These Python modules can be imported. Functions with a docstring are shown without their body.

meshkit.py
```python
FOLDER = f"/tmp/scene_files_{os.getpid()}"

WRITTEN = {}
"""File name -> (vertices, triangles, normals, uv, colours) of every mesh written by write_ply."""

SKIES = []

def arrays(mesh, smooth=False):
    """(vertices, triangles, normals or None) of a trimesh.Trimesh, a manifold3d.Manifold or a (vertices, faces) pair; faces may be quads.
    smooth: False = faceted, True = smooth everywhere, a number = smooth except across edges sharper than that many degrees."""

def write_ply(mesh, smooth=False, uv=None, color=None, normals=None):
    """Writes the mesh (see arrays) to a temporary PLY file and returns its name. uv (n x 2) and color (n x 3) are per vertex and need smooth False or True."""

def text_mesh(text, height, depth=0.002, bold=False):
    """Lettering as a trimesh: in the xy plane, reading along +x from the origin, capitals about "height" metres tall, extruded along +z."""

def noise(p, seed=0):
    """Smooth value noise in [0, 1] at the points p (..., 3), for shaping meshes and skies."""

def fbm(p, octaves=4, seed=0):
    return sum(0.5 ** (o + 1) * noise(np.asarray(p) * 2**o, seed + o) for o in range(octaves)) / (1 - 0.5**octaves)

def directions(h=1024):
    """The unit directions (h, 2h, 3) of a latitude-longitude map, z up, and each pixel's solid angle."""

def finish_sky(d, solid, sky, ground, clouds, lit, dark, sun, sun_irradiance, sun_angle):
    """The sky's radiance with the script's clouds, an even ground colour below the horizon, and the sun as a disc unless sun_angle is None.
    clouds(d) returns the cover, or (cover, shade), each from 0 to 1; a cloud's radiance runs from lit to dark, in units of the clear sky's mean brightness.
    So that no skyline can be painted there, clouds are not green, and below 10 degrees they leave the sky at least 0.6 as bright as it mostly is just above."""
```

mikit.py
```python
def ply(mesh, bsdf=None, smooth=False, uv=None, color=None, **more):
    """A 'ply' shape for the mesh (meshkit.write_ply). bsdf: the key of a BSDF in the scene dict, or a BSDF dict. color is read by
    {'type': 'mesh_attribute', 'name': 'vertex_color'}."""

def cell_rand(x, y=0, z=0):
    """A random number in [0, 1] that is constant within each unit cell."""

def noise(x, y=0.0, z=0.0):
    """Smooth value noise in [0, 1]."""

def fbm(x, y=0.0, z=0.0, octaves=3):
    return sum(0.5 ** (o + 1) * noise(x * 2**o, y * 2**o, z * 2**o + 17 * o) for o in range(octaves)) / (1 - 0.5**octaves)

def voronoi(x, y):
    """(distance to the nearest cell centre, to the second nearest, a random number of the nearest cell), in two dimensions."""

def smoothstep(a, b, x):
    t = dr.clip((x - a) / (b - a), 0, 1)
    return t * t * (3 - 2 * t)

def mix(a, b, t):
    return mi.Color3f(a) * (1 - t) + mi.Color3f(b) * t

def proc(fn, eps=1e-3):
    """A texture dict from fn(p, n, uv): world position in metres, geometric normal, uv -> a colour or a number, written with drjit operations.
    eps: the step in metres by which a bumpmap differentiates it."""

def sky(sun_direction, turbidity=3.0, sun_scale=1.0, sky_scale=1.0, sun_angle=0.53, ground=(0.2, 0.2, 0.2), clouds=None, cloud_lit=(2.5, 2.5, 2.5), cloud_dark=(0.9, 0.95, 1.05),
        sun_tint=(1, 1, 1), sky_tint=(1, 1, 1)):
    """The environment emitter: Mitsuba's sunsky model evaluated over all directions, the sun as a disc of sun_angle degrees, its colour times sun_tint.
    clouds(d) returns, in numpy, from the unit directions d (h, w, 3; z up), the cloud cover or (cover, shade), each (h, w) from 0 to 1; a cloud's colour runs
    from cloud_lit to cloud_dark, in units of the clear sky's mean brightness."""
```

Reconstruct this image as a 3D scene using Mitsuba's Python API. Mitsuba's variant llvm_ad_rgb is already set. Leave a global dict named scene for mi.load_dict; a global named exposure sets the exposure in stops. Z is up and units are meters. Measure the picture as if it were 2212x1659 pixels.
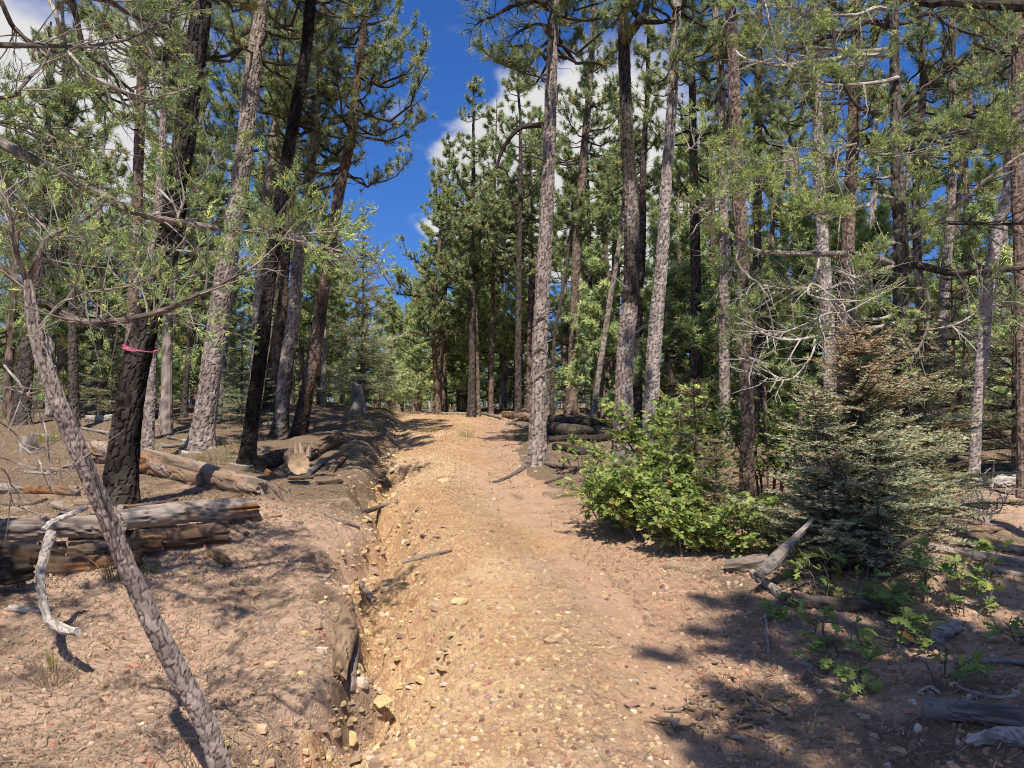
import math, drjit as dr, numpy as np, trimesh, mitsuba as mi, mikit, meshkit
from scipy.interpolate import PchipInterpolator
from shapely.geometry import Polygon, Point

scene, labels = {}, {}
T = mi.ScalarTransform4f

# ------------------------------------------------------------------ camera, sky, exposure
CAM = np.array([0.0, 0.0, 1.6])
FOV, PITCH = 67.0, math.radians(1.7)
F = 512 / math.tan(math.radians(FOV / 2))
scene['camera'] = {'type': 'perspective', 'fov': FOV, 'fov_axis': 'x', 'near_clip': 0.05, 'far_clip': 2000.0,
                   'to_world': T().look_at(origin=CAM.tolist(), target=[0, math.cos(PITCH), CAM[2] + math.sin(PITCH)], up=[0, 0, 1])}
exposure = 1.95
SUN = np.array([-0.02, -1.0, 0.0]); SUN = SUN / np.linalg.norm(SUN) * math.cos(math.radians(57)) + np.array([0, 0, math.sin(math.radians(57))])


def sstep(a, b, x):
    t = np.clip((x - a) / (b - a), 0, 1)
    return t * t * (3 - 2 * t)


def clouds(d):
    az = np.degrees(np.arctan2(d[..., 0], d[..., 1])); el = np.degrees(np.arcsin(np.clip(d[..., 2], -1, 1)))
    q = np.stack([d[..., 0], d[..., 1], d[..., 2] * 1.5], -1)
    big, fine = meshkit.fbm(q * 5.0 + 7, 5, 3), meshkit.fbm(q * 15.0 + 3, 6, 9)
    edge = np.interp(el, [0, 7, 9, 13, 19, 21, 24, 27], [14, 12, 4, -6.5, -4.0, -1.0, 3.6, 9])
    m1 = np.minimum(sstep(-1.6, 1.4, az - edge + (fine - .5) * 15), 1 - sstep(11, 17, az + (big - .5) * 14)) * sstep(6, 10, el + (fine - .5) * 6) * (1 - sstep(23, 27, el + (fine - .5) * 5))
    m2 = (1 - sstep(-27, -20, az + (fine - .5) * 8)) * sstep(-70, -60, az) * sstep(10, 15, el) * (1 - sstep(23, 26, el + (fine - .5) * 7))
    other = np.where(np.abs(az) > 36, sstep(.56, .68, big), 0) * sstep(4, 12, el)
    wisp = .35 * sstep(.66, .78, fine) * sstep(.5, .62, big)
    cover = np.clip(np.maximum.reduce([m1, m2, other, wisp]), 0, 1)
    shade = np.clip(.75 * sstep(.35, .7, meshkit.fbm(q * 9.0 + 1, 4, 5)) * sstep(24, 12, el) + .15, 0, 1) * sstep(.5, 1, cover)
    return cover, shade


scene['sky'] = mikit.sky(SUN.tolist(), turbidity=2.2, clouds=clouds, cloud_lit=(3.7, 3.65, 3.6), cloud_dark=(2.2, 2.2, 2.25), sun_tint=(.95, 1.0, 1.09), sky_scale=.85, sky_tint=(.33, .60, 1.05))

# ------------------------------------------------------------------ materials (colour per vertex unless procedural)
VC = {'type': 'mesh_attribute', 'name': 'vertex_color'}
scene['mat_matte'] = {'type': 'twosided', 'bsdf': {'type': 'diffuse', 'reflectance': VC}}
scene['mat_stone'] = {'type': 'twosided', 'bsdf': {'type': 'principled', 'base_color': VC, 'roughness': .8, 'specular': .25}}
scene['mat_leaf'] = {'type': 'principledthin', 'base_color': VC, 'roughness': .42, 'eta': 1.4, 'diff_trans': .75, 'spec_trans': 0.0}
scene['mat_needle'] = {'type': 'principledthin', 'base_color': VC, 'roughness': .42, 'eta': 1.45, 'diff_trans': .6, 'spec_trans': 0.0}


def along(y, pts):
    """Piecewise linear function of y for the procedural colours."""
    out = mi.Float(pts[0][1])
    for (a, b), (c, d) in zip(pts, pts[1:]):
        out = dr.select(y > a, b + (d - b) * dr.clip((y - a) / (c - a), 0, 1), out)
    return out


def track_colour(p, n, uv):
    big = mikit.fbm(p.x * .9, p.y * .7, 0, 3)
    mid = mikit.fbm(p.x * 6, p.y * 6, 2.0, 3)
    d1, d2, r = mikit.voronoi(p.x * 42 + mid * 2, p.y * 30)
    chip = mikit.smoothstep(.05, .22, d2 - d1)
    c = mikit.mix((.44, .29, .165), (.55, .40, .25), mikit.smoothstep(.35, .65, big))
    c = mikit.mix(c, mi.Color3f(.34, .19, .11), mikit.smoothstep(.5, .75, mid) * .6)
    c = mikit.mix(c, mi.Color3f(.66, .50, .28), mikit.smoothstep(.62, .8, r) * chip * .55)
    c = mikit.mix(c, mi.Color3f(.36, .19, .13), mikit.smoothstep(.18, .06, r) * chip * .6)
    side = p.x - along(p.y, [(0, .35), (3.4, .3), (6.6, .35), (8, .2), (10, -.1), (14.5, -.8), (20, -1.0), (33, -1.6)])
    sand = mikit.mix((.49, .335, .24), (.42, .28, .20), mid)
    c = mikit.mix(c, sand, mikit.smoothstep(-.3, .5, side + (big - .5) * 1.2) * .8)
    dust = mikit.mix((.36, .235, .155), (.30, .21, .145), mid)
    c = mikit.mix(c, dust, mikit.smoothstep(1.0, 1.5, side + (big - .5) * .9) * .7)
    grit = mikit.noise(p.x * 210, p.y * 210, p.z * 210)
    return c * (.72 + .56 * grit)


def track_relief(p, n, uv):
    d1, d2, r = mikit.voronoi(p.x * 42, p.y * 36)
    return mikit.smoothstep(.0, .3, d2 - d1) * (.3 + r) + .8 * mikit.fbm(p.x * 90, p.y * 90, p.z * 90, 2)


def floor_colour(p, n, uv):
    big = mikit.fbm(p.x * .45, p.y * .45, 5.0, 3)
    mid = mikit.fbm(p.x * 4, p.y * 4, 2.0, 3)
    fine = mikit.noise(p.x * 60 + 8 * mid, p.y * 25, p.z * 30)
    grit = mikit.noise(p.x * 190, p.y * 190, p.z * 190)
    soil = mikit.mix((.43, .30, .215), (.54, .395, .295), mid)
    litter = mikit.mix((.14, .105, .075), (.28, .215, .155), fine)
    far = mikit.smoothstep(8., 16., p.y) * .35
    c = mikit.mix(soil, litter, mikit.smoothstep(.43, .60, big * .6 + mid * .4 + far))
    return c * (.72 + .56 * grit)


def floor_relief(p, n, uv):
    return .5 * mikit.fbm(p.x * 45, p.y * 45, p.z * 45, 3) + .6 * mikit.noise(p.x * 130, p.y * 130, p.z * 130)


for key, col, rel, s in (('dirt', track_colour, track_relief, .006), ('soil', floor_colour, floor_relief, .014)):
    scene['mat_' + key] = {'type': 'bumpmap', 'bump': mikit.proc(rel, 2e-3), 'scale': s, 'bsdf': {'type': 'twosided', 'bsdf': {'type': 'diffuse', 'reflectance': mikit.proc(col)}}}

# ------------------------------------------------------------------ helpers
count = {}


def numbered(name):
    n = count.get(name, -1) + 1
    count[name] = n
    return name if n == 0 else f'{name}_{n:03d}'


def tag(key, label=None, cat=None, group=None, kind=None):
    e = labels.setdefault(key, {})
    for k, v in (('label', label), ('category', cat), ('group', group), ('kind', kind)):
        if v:
            e[k] = v
    return key


def put(key, mesh, bsdf='matte', smooth=False):
    """mesh = (vertices, faces, colours)"""
    v, f, c = mesh
    scene[key] = mikit.ply((v, f), 'mat_' + bsdf, smooth=smooth, color=np.clip(c, 0, 1))
    return key


def join(ms):
    vs, fs, cs, at = [], [], [], 0
    for v, f, c in ms:
        if len(v):
            vs.append(v); fs.append(np.asarray(f) + at); cs.append(np.broadcast_to(c, v.shape)); at += len(v)
    return np.vstack(vs), np.vstack(fs), np.vstack(cs)


def unit(a):
    return a / np.maximum(np.linalg.norm(a, axis=-1, keepdims=True), 1e-9)


def ray(D):
    """Direction through a point of the photograph (2212 x 1659 reading of it)."""
    D = np.atleast_2d(np.asarray(D, float)) * (1024 / 2212)
    u, v = (D[:, 0] - 512) / F, (384 - D[:, 1]) / F
    return np.stack([u, math.cos(PITCH) - v * math.sin(PITCH), math.sin(PITCH) + v * math.cos(PITCH)], 1)


def at(Dx, Dy, depth):
    r = ray((Dx, Dy))[0]
    return CAM + r * depth / r[1]


def seen(p):
    """Where a world point falls in the photograph, in the same reading."""
    q = np.atleast_2d(p) - CAM
    y = q[:, 1] * math.cos(PITCH) + q[:, 2] * math.sin(PITCH)
    z = -q[:, 1] * math.sin(PITCH) + q[:, 2] * math.cos(PITCH)
    return np.stack([(512 + F * q[:, 0] / y), 384 - F * z / y], 1) * (2212 / 1024)


# ------------------------------------------------------------------ the lie of the land
road_z = PchipInterpolator([-60, -20, 0, 3, 5, 7, 9, 12, 14.5, 17.5, 20, 24, 27, 30, 33, 37, 45, 60, 150, 400],
                           [-1, -.4, 0, 0, .02, .08, .15, .32, .47, .68, .86, 1.10, 1.25, 1.34, 1.38, 1.33, 1.15, 1.1, 1.6, 2.2])
left_line = PchipInterpolator([-60, 0, 3.5, 4.7, 6.1, 9, 15, 23, 30, 40, 400], [-1.2, -.85, -.95, -.92, -1.1, -1.6, -2.45, -3.3, -4.4, -7.5, -60])


def left_edge(y):
    y = np.asarray(y, float)
    return left_line(y) + (.15 * np.sin(1.35 * y + 1.2) + .07 * np.sin(3.1 * y)) * (1 - sstep(18, 26, y)) * sstep(2.5, 4, y)


right_edge = PchipInterpolator([-60, 0, 3.4, 5, 6.6, 8, 10, 14.5, 20, 28, 33, 40, 400], [2.0, 1.7, 1.75, 1.8, 1.75, 1.35, 1.0, .2, .1, .0, -1.6, -3.5, -50])


def G(x, y, detail=True):
    x, y = np.asarray(x, float), np.asarray(y, float)
    gx, rx = left_edge(y), right_edge(y)
    p = np.stack([x, y, np.zeros_like(x)], -1)
    wob = (meshkit.fbm(p * .8 + 11, 3, 2) - .5) * .5
    s = x - gx - wob * .5
    z = road_z(y)
    z = z + (.17 * sstep(0.0, .6, -s) + .13 * sstep(.5, 2.4, -s)) * (.45 + .55 * sstep(3.8, 6.5, y))
    fade = 1 - sstep(13, 24, y)
    deep = (.33 + .34 * (meshkit.fbm(p * 1.1 + 31, 2, 4) - .35)) * fade * (.62 + .38 * sstep(3.6, 5.5, y)) + .04 * (1 - sstep(24, 32, y))
    s = s + ((meshkit.fbm(p * 3.3 + 5, 3, 22) - .5) * .55) * fade
    wid = np.where(s < 0, .21, .34)
    z = z - deep * np.exp(-((s + .02) / wid) ** 2)
    mid = (gx + rx) / 2 - .15
    z = z + .06 * np.exp(-((x - mid) / .55) ** 2) * (1 - sstep(20, 30, y))
    z = z - .05 * np.exp(-((x - (rx - .75)) / .38) ** 2) * (1 - sstep(20, 30, y))
    r = x - rx - wob * .4
    z = z + .12 * sstep(-.1, .9, r) - .16 * sstep(1.5, 7, r)
    off = np.clip(sstep(0, 1.2, -s) + sstep(0, 1.2, r), 0, 1)
    z = z + (meshkit.fbm(p * .35 + 3, 3, 1) - .5) * .45 * off * (1 + sstep(20, 60, y)) + (meshkit.fbm(p * 1.6, 3, 5) - .5) * (.05 + .06 * off)
    if detail:
        z = z + (meshkit.fbm(p * 7, 3, 6) - .5) * (.022 + .010 * off) + (meshkit.fbm(p * 24, 2, 8) - .5) * (.014 + .024 * off)
    return z


def hit(Dx, Dy):
    """The point of the ground seen at a point of the photograph."""
    r = ray((Dx, Dy))[0]; r = r / r[1]
    t = np.concatenate([np.arange(1.5, 20, .02), np.arange(20, 70, .1)])
    z = CAM[2] + r[2] * t - G(r[0] * t, t, False)
    k = np.nonzero(z < 0)[0]
    t = t[k[0]] if len(k) else 32.0
    return np.array([r[0] * t, t, float(G(r[0] * t, t))])


def axis_steps(fine0, fine1, step, far0, far1, grow):
    a = list(np.arange(fine0, fine1 + 1e-6, step)); s = step
    while a[-1] < far1:
        s *= grow; a.append(a[-1] + s)
    b, s = [fine0], step
    while b[-1] > far0:
        s *= grow; b.append(b[-1] - s)
    return np.array(b[:0:-1] + a)


gxs = axis_steps(-4.6, 4.8, .032, -320, 320, 1.09)
gys = axis_steps(2.3, 6.5, .024, -40, 6.5, 1.10)
s, y = .024, gys[-1]
ext = []
while y < 420:
    s = min(s * 1.012, .3) if y < 40 else s * 1.1
    y += s; ext.append(y)
gys = np.concatenate([gys, ext])
X, Y = np.meshgrid(gxs, gys)
Z = G(X, Y)
GV = np.stack([X, Y, Z], -1).reshape(-1, 3)
nx, ny = len(gxs), len(gys)
i, j = np.meshgrid(np.arange(nx - 1), np.arange(ny - 1))
a = (j * nx + i).ravel()
quads = np.stack([a, a + 1, a + nx + 1, a + nx], 1)
cen = GV[quads].mean(1)
edge_wob = (meshkit.fbm(np.stack([cen[:, 0], cen[:, 1], 0 * cen[:, 0]], 1) * 2.2, 3, 12) - .5) * .8
on_track = (cen[:, 0] > left_edge(cen[:, 1]) - .12 + edge_wob * .6) & (cen[:, 0] < right_edge(cen[:, 1]) + edge_wob) & (cen[:, 1] < 46) & (cen[:, 1] > -39)
for name, q, m in (('dirt_track', quads[on_track], 'dirt'), ('ground', quads[~on_track], 'soil')):
    used, inv = np.unique(q, return_inverse=True)
    q = inv.reshape(q.shape)
    tri = np.vstack([q[:, [0, 1, 2]], q[:, [0, 2, 3]]])
    scene[name] = mikit.ply((GV[used], tri), 'mat_' + m, smooth=True)
    tag(name, kind='structure')
tag('dirt_track', 'ochre dirt track with loose stone chips climbing between the pines')
tag('ground', 'forest floor of reddish soil and needle litter')


# ------------------------------------------------------------------ builders
def smooth_path(P, n):
    P = np.asarray(P, float)
    t = np.concatenate([[0], np.cumsum(np.linalg.norm(np.diff(P, axis=0), axis=1))])
    t /= t[-1]
    u = np.linspace(0, 1, n)
    return np.stack([PchipInterpolator(t, P[:, k])(u) for k in range(P.shape[1])], 1)


def frames(P):
    t = unit(np.gradient(P, axis=0))
    a = np.cross(t[0], [1.0, 0, 0] if abs(t[0, 0]) < .8 else [0, 1.0, 0]); a /= np.linalg.norm(a)
    A = []
    for k in range(len(P)):
        a = a - t[k] * (a @ t[k]); a /= np.linalg.norm(a); A.append(a)
    A = np.array(A)
    return t, A, np.cross(t, A)


def round_wood(path, radii, ds, sides, seed, relief, style, caps=True, flare=0.0, fr=1.0, jag=0.0):
    """A trunk or log: rings along the path, plates or cracks pushed in and out, one colour per vertex by style(q, fiss, n2, h, ang)."""
    path = np.asarray(path, float)
    L = np.linalg.norm(np.diff(path, axis=0), axis=1).sum()
    n = max(4, int(L / ds))
    P = smooth_path(np.hstack([path, np.asarray(radii, float)[:, None]]), n)
    R, P = P[:, 3], P[:, :3]
    t, A, B = frames(P)
    h = np.linspace(0, L, n)
    ang = np.arange(sides) * 2 * np.pi / sides
    ca, sa = np.cos(ang)[None], np.sin(ang)[None]
    Q = np.stack([ca * R[:, None] * fr, sa * R[:, None] * fr, np.broadcast_to(h[:, None], (n, sides))], -1)
    fiss, n2, depth = relief(Q, seed)
    lump = (meshkit.noise(Q * [5, 5, 2.2], seed + 5) - .5) * .10
    rr = R[:, None] * (1 + lump) + depth
    if flare:
        rr = rr * (1 + flare * np.exp(-np.maximum(h - .12, 0)[:, None] / .22) * (.7 + .6 * meshkit.noise(Q * [6, 6, .5], seed + 9)))
    pos = P[:, None] + rr[..., None] * (ca[..., None] * A[:, None] + sa[..., None] * B[:, None])
    if jag:
        k = meshkit.noise(np.stack([ca[0] * 3.1, sa[0] * 3.1, 0 * sa[0]], 1), seed + 3) ** 1.5
        pos[-1] += t[-1] * (k * jag)[:, None]
        pos[0] -= t[0] * ((1 - k) * jag * .6)[:, None]
    C = style(Q, fiss, n2, h[:, None] / L, ang[None])
    v, c = pos.reshape(-1, 3), C.reshape(-1, 3)
    i, j = np.meshgrid(np.arange(n - 1), np.arange(sides), indexing='ij')
    q = np.stack([i * sides + j, i * sides + (j + 1) % sides, (i + 1) * sides + (j + 1) % sides, (i + 1) * sides + j], -1).reshape(-1, 4)
    f = np.vstack([q[:, [0, 1, 2]], q[:, [0, 2, 3]]])
    if caps:
        for ring, k in ((np.arange(sides), 0), ((n - 1) * sides + np.arange(sides), n - 1)):
            o = len(v)
            inn = v[ring] * .45 + v[ring].mean(0) * .55 - (t[k] if k else -t[k]) * R[k] * .12
            v = np.vstack([v, v[ring], inn, [inn.mean(0)]])
            e = style.end if hasattr(style, 'end') else np.array([.34, .24, .15])
            nz = meshkit.noise(v[ring] * 60, seed)[:, None]
            c = np.vstack([c, e * (.6 + .6 * nz), e * (.8 + .5 * nz), [e * .6]])
            r1 = o + np.arange(sides); r2 = r1 + sides; m = o + 2 * sides
            nxt = np.roll(np.arange(sides), -1)
            ff = np.vstack([np.stack([r1, r1[nxt], r2[nxt]], 1), np.stack([r1, r2[nxt], r2], 1), np.stack([r2, r2[nxt], np.full(sides, m)], 1)])
            f = np.vstack([f, ff if k else ff[:, ::-1]])
    return v, f, c


def plates(amp, wide=.09, tall=.17):
    """Bark plates: uneven bricks with their own tone, wandering joints between them."""
    def h2(i, j, seed):
        k = (i.astype(np.int64) * 374761393 + j.astype(np.int64) * 668265263 + seed * 144665) & 0xFFFFFFFF
        k = ((k ^ (k >> 13)) * 1274126177) & 0xFFFFFFFF
        return ((k ^ (k >> 16)) & 0xFFFF) / 65535.0

    def relief(Q, seed):
        R = np.hypot(Q[..., 0], Q[..., 1])
        ncol = max(5, int(round(2 * np.pi * R.mean() / wide)))
        w1 = meshkit.fbm(Q * [.9 / wide, .9 / wide, 1.0 / tall], 2, seed + 21) - .5
        w2 = meshkit.fbm(Q * [.9 / wide, .9 / wide, .8 / tall], 2, seed + 22) - .5
        a = (np.arctan2(Q[..., 1], Q[..., 0]) / (2 * np.pi) + .5) * ncol + w1 * 1.5
        i = np.floor(a)
        v = Q[..., 2] / tall + w2 * 1.3 + h2(np.mod(i, ncol), 0 * i, seed) * 7
        j = np.floor(v)
        fu, fv = a - i, v - j
        edge = np.minimum(np.minimum(fu, 1 - fu) * 2, np.minimum(fv, 1 - fv) * 2 * min(2.0, tall / wide) * .8 + .06)
        n2 = h2(np.mod(i, ncol), j, seed + 3)
        fiss = np.minimum(1, edge * 1.7) * (.75 + .5 * meshkit.noise(Q * [2.5 / wide, 2.5 / wide, 4 / tall], seed + 2))
        return fiss, n2, amp * (np.minimum(fiss, .6) / .6 - .6) + amp * .5 * (n2 - .5)
    return relief


def cracks(amp, fx=26.0, fz=1.1):
    def relief(Q, seed):
        w = (meshkit.noise(Q * [6, 6, 3], seed + 31)[..., None] - .5) * [.12, .12, 0]
        n1 = meshkit.noise((Q + w) * [fx, fx, fz], seed)
        n3 = meshkit.noise((Q + w) * [fx * 2.3, fx * 2.3, fz * 2.3], seed + 1)
        fiss = np.minimum(np.abs(2 * n1 - 1) * 2.2, np.abs(2 * n3 - 1) * 2.6 + .2)
        n2 = meshkit.noise(Q * [8, 8, 1.8], seed + 2)
        return fiss, n2, amp * (np.minimum(fiss, .6) / .6 - .6) + amp * 1.1 * (n2 - .5)
    return relief


def bark_style(light, dark, char=0.0, seed=0, warm=None, soot=None):
    """char: how much of the bark is burnt black; soot(h) raises it along the trunk (h from 0 at the foot to 1)."""
    light, dark = np.array(light), np.array(dark)

    def style(Q, fiss, n2, h, ang):
        k = sstep(.06, .46, fiss)[..., None]
        c = dark * (1 - k) + light * k
        c = c * (.62 + .76 * n2[..., None])
        flake = sstep(.64, .74, meshkit.noise(Q * [19, 19, 13], seed + 44))[..., None] * k
        c = c * (1 - flake) + np.minimum(np.array(light) * 1.55, .6) * flake
        if warm is not None:
            w = sstep(.5, .75, meshkit.fbm(Q * [5, 5, 1.2], 3, seed + 7))[..., None]
            c = c * (1 - .75 * w) + np.array(warm) * (.5 + .8 * n2[..., None]) * .75 * w
        b = char + (soot(h) if soot else 0)
        bb = sstep(1 - b - .18, 1 - b + .18, meshkit.fbm(Q * [4, 4, 1.0], 3, seed + 8) * .8 + .1)[..., None] if np.max(b) > 0 else 0
        return c * (1 - bb) + c * .22 * bb
    style.end = np.array([.36, .26, .17])
    return style


def wood_style(top, low, orange=0.0, seed=0):
    top, low = np.array(top), np.array(low)

    def style(Q, fiss, n2, h, ang):
        k = sstep(.08, .5, fiss)[..., None]
        g = meshkit.noise(Q * [7, 7, .9], seed + 3)[..., None]
        c = low * (1 - g) + top * g
        if orange:
            o = sstep(.62 - orange * .3, .8 - orange * .3, meshkit.fbm(Q * [6, 6, 1.6], 3, seed + 6))[..., None]
            c = c * (1 - o) + np.array([.30, .165, .085]) * o
        return c * (.45 + .55 * k) * (.75 + .5 * n2[..., None])
    style.end = top * .8
    return style


def tubes(P, R, sides=4, colour=(.1, .08, .07), rng=None, cvar=.3):
    """Many thin twigs at once: P (n, m, 3), R (n, m)."""
    P = np.asarray(P, float); n, m = P.shape[:2]
    if n == 0:
        return np.zeros((0, 3)), np.zeros((0, 3), int), np.zeros((0, 3))
    t = unit(np.gradient(P, axis=1))
    ref = np.where(np.abs(t[:, :1, 2:]) < .8, [0, 0, 1.0], [1.0, 0, 0])
    A = unit(np.cross(t, ref)); B = np.cross(t, A)
    ang = np.arange(sides) * 2 * np.pi / sides
    v = P[:, :, None] + R[:, :, None, None] * (np.cos(ang)[None, None, :, None] * A[:, :, None] + np.sin(ang)[None, None, :, None] * B[:, :, None])
    i, j = np.meshgrid(np.arange(m - 1), np.arange(sides), indexing='ij')
    q = np.stack([i * sides + j, i * sides + (j + 1) % sides, (i + 1) * sides + (j + 1) % sides, (i + 1) * sides + j], -1).reshape(-1, 4)
    q = (q[None] + (np.arange(n) * m * sides)[:, None, None]).reshape(-1, 4)
    c = np.broadcast_to(np.asarray(colour, float), (n, 3))[:, None, None, :]
    k = 1 + cvar * ((rng.random((n, m, sides, 1)) - .5) * 2 if rng is not None else 0)
    return v.reshape(-1, 3), np.vstack([q[:, [0, 1, 2]], q[:, [0, 2, 3]]]), np.broadcast_to(c * k, v.shape).reshape(-1, 3)


def perp(A, rng):
    r = unit(rng.normal(size=A.shape))
    return unit(r - A * (r * A).sum(-1, keepdims=True))


LIGHTWARD = unit(np.array([-.25, -.70, .65]))


def blade_side(d, rng, wild=.32):
    """Across a needle, so that its flat face (a round needle has no flat face) looks more or less to the open, lit side."""
    s = LIGHTWARD + rng.normal(size=d.shape) * wild
    return unit(np.cross(d, s))


def needles(C, A, L, K, width, colour, rng, spread=(15, 100), back=.10, cvar=.35, bend=.15):
    """K long needles round each twig end C along A."""
    n = len(C)
    A = np.repeat(A, K, 0); Cc = np.repeat(C, K, 0); Ln = np.repeat(L, K) * rng.uniform(.65, 1.1, n * K)
    th = np.radians(rng.uniform(*spread, n * K))[:, None]
    d = A * np.cos(th) + perp(A, rng) * np.sin(th)
    base = Cc - A * (rng.random(n * K) * back)[:, None]
    tip = base + d * Ln[:, None] - np.array([0, 0, 1]) * (Ln * bend * rng.random(n * K))[:, None]
    side = blade_side(d, rng) * (width / 2)
    v = np.stack([base - side, base + side, tip], 1).reshape(-1, 3)
    c = np.repeat(np.repeat(colour, K, 0) * (1 + cvar * (rng.random((n * K, 1)) * 2 - 1)), 3, 0)
    return v, np.arange(len(v)).reshape(-1, 3), c


def pick(cols, w, n, rng):
    cols = np.array(cols)
    c = cols[rng.choice(len(cols), n, p=np.array(w) / np.sum(w))]
    return c * rng.uniform(.75, 1.25, (n, 1))


PINE_COLS = ([.24, .33, .165], [.34, .42, .20], [.46, .50, .24], [.48, .43, .16], [.38, .25, .10])
PINE_W = (.32, .37, .26, .035, .015)


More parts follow.
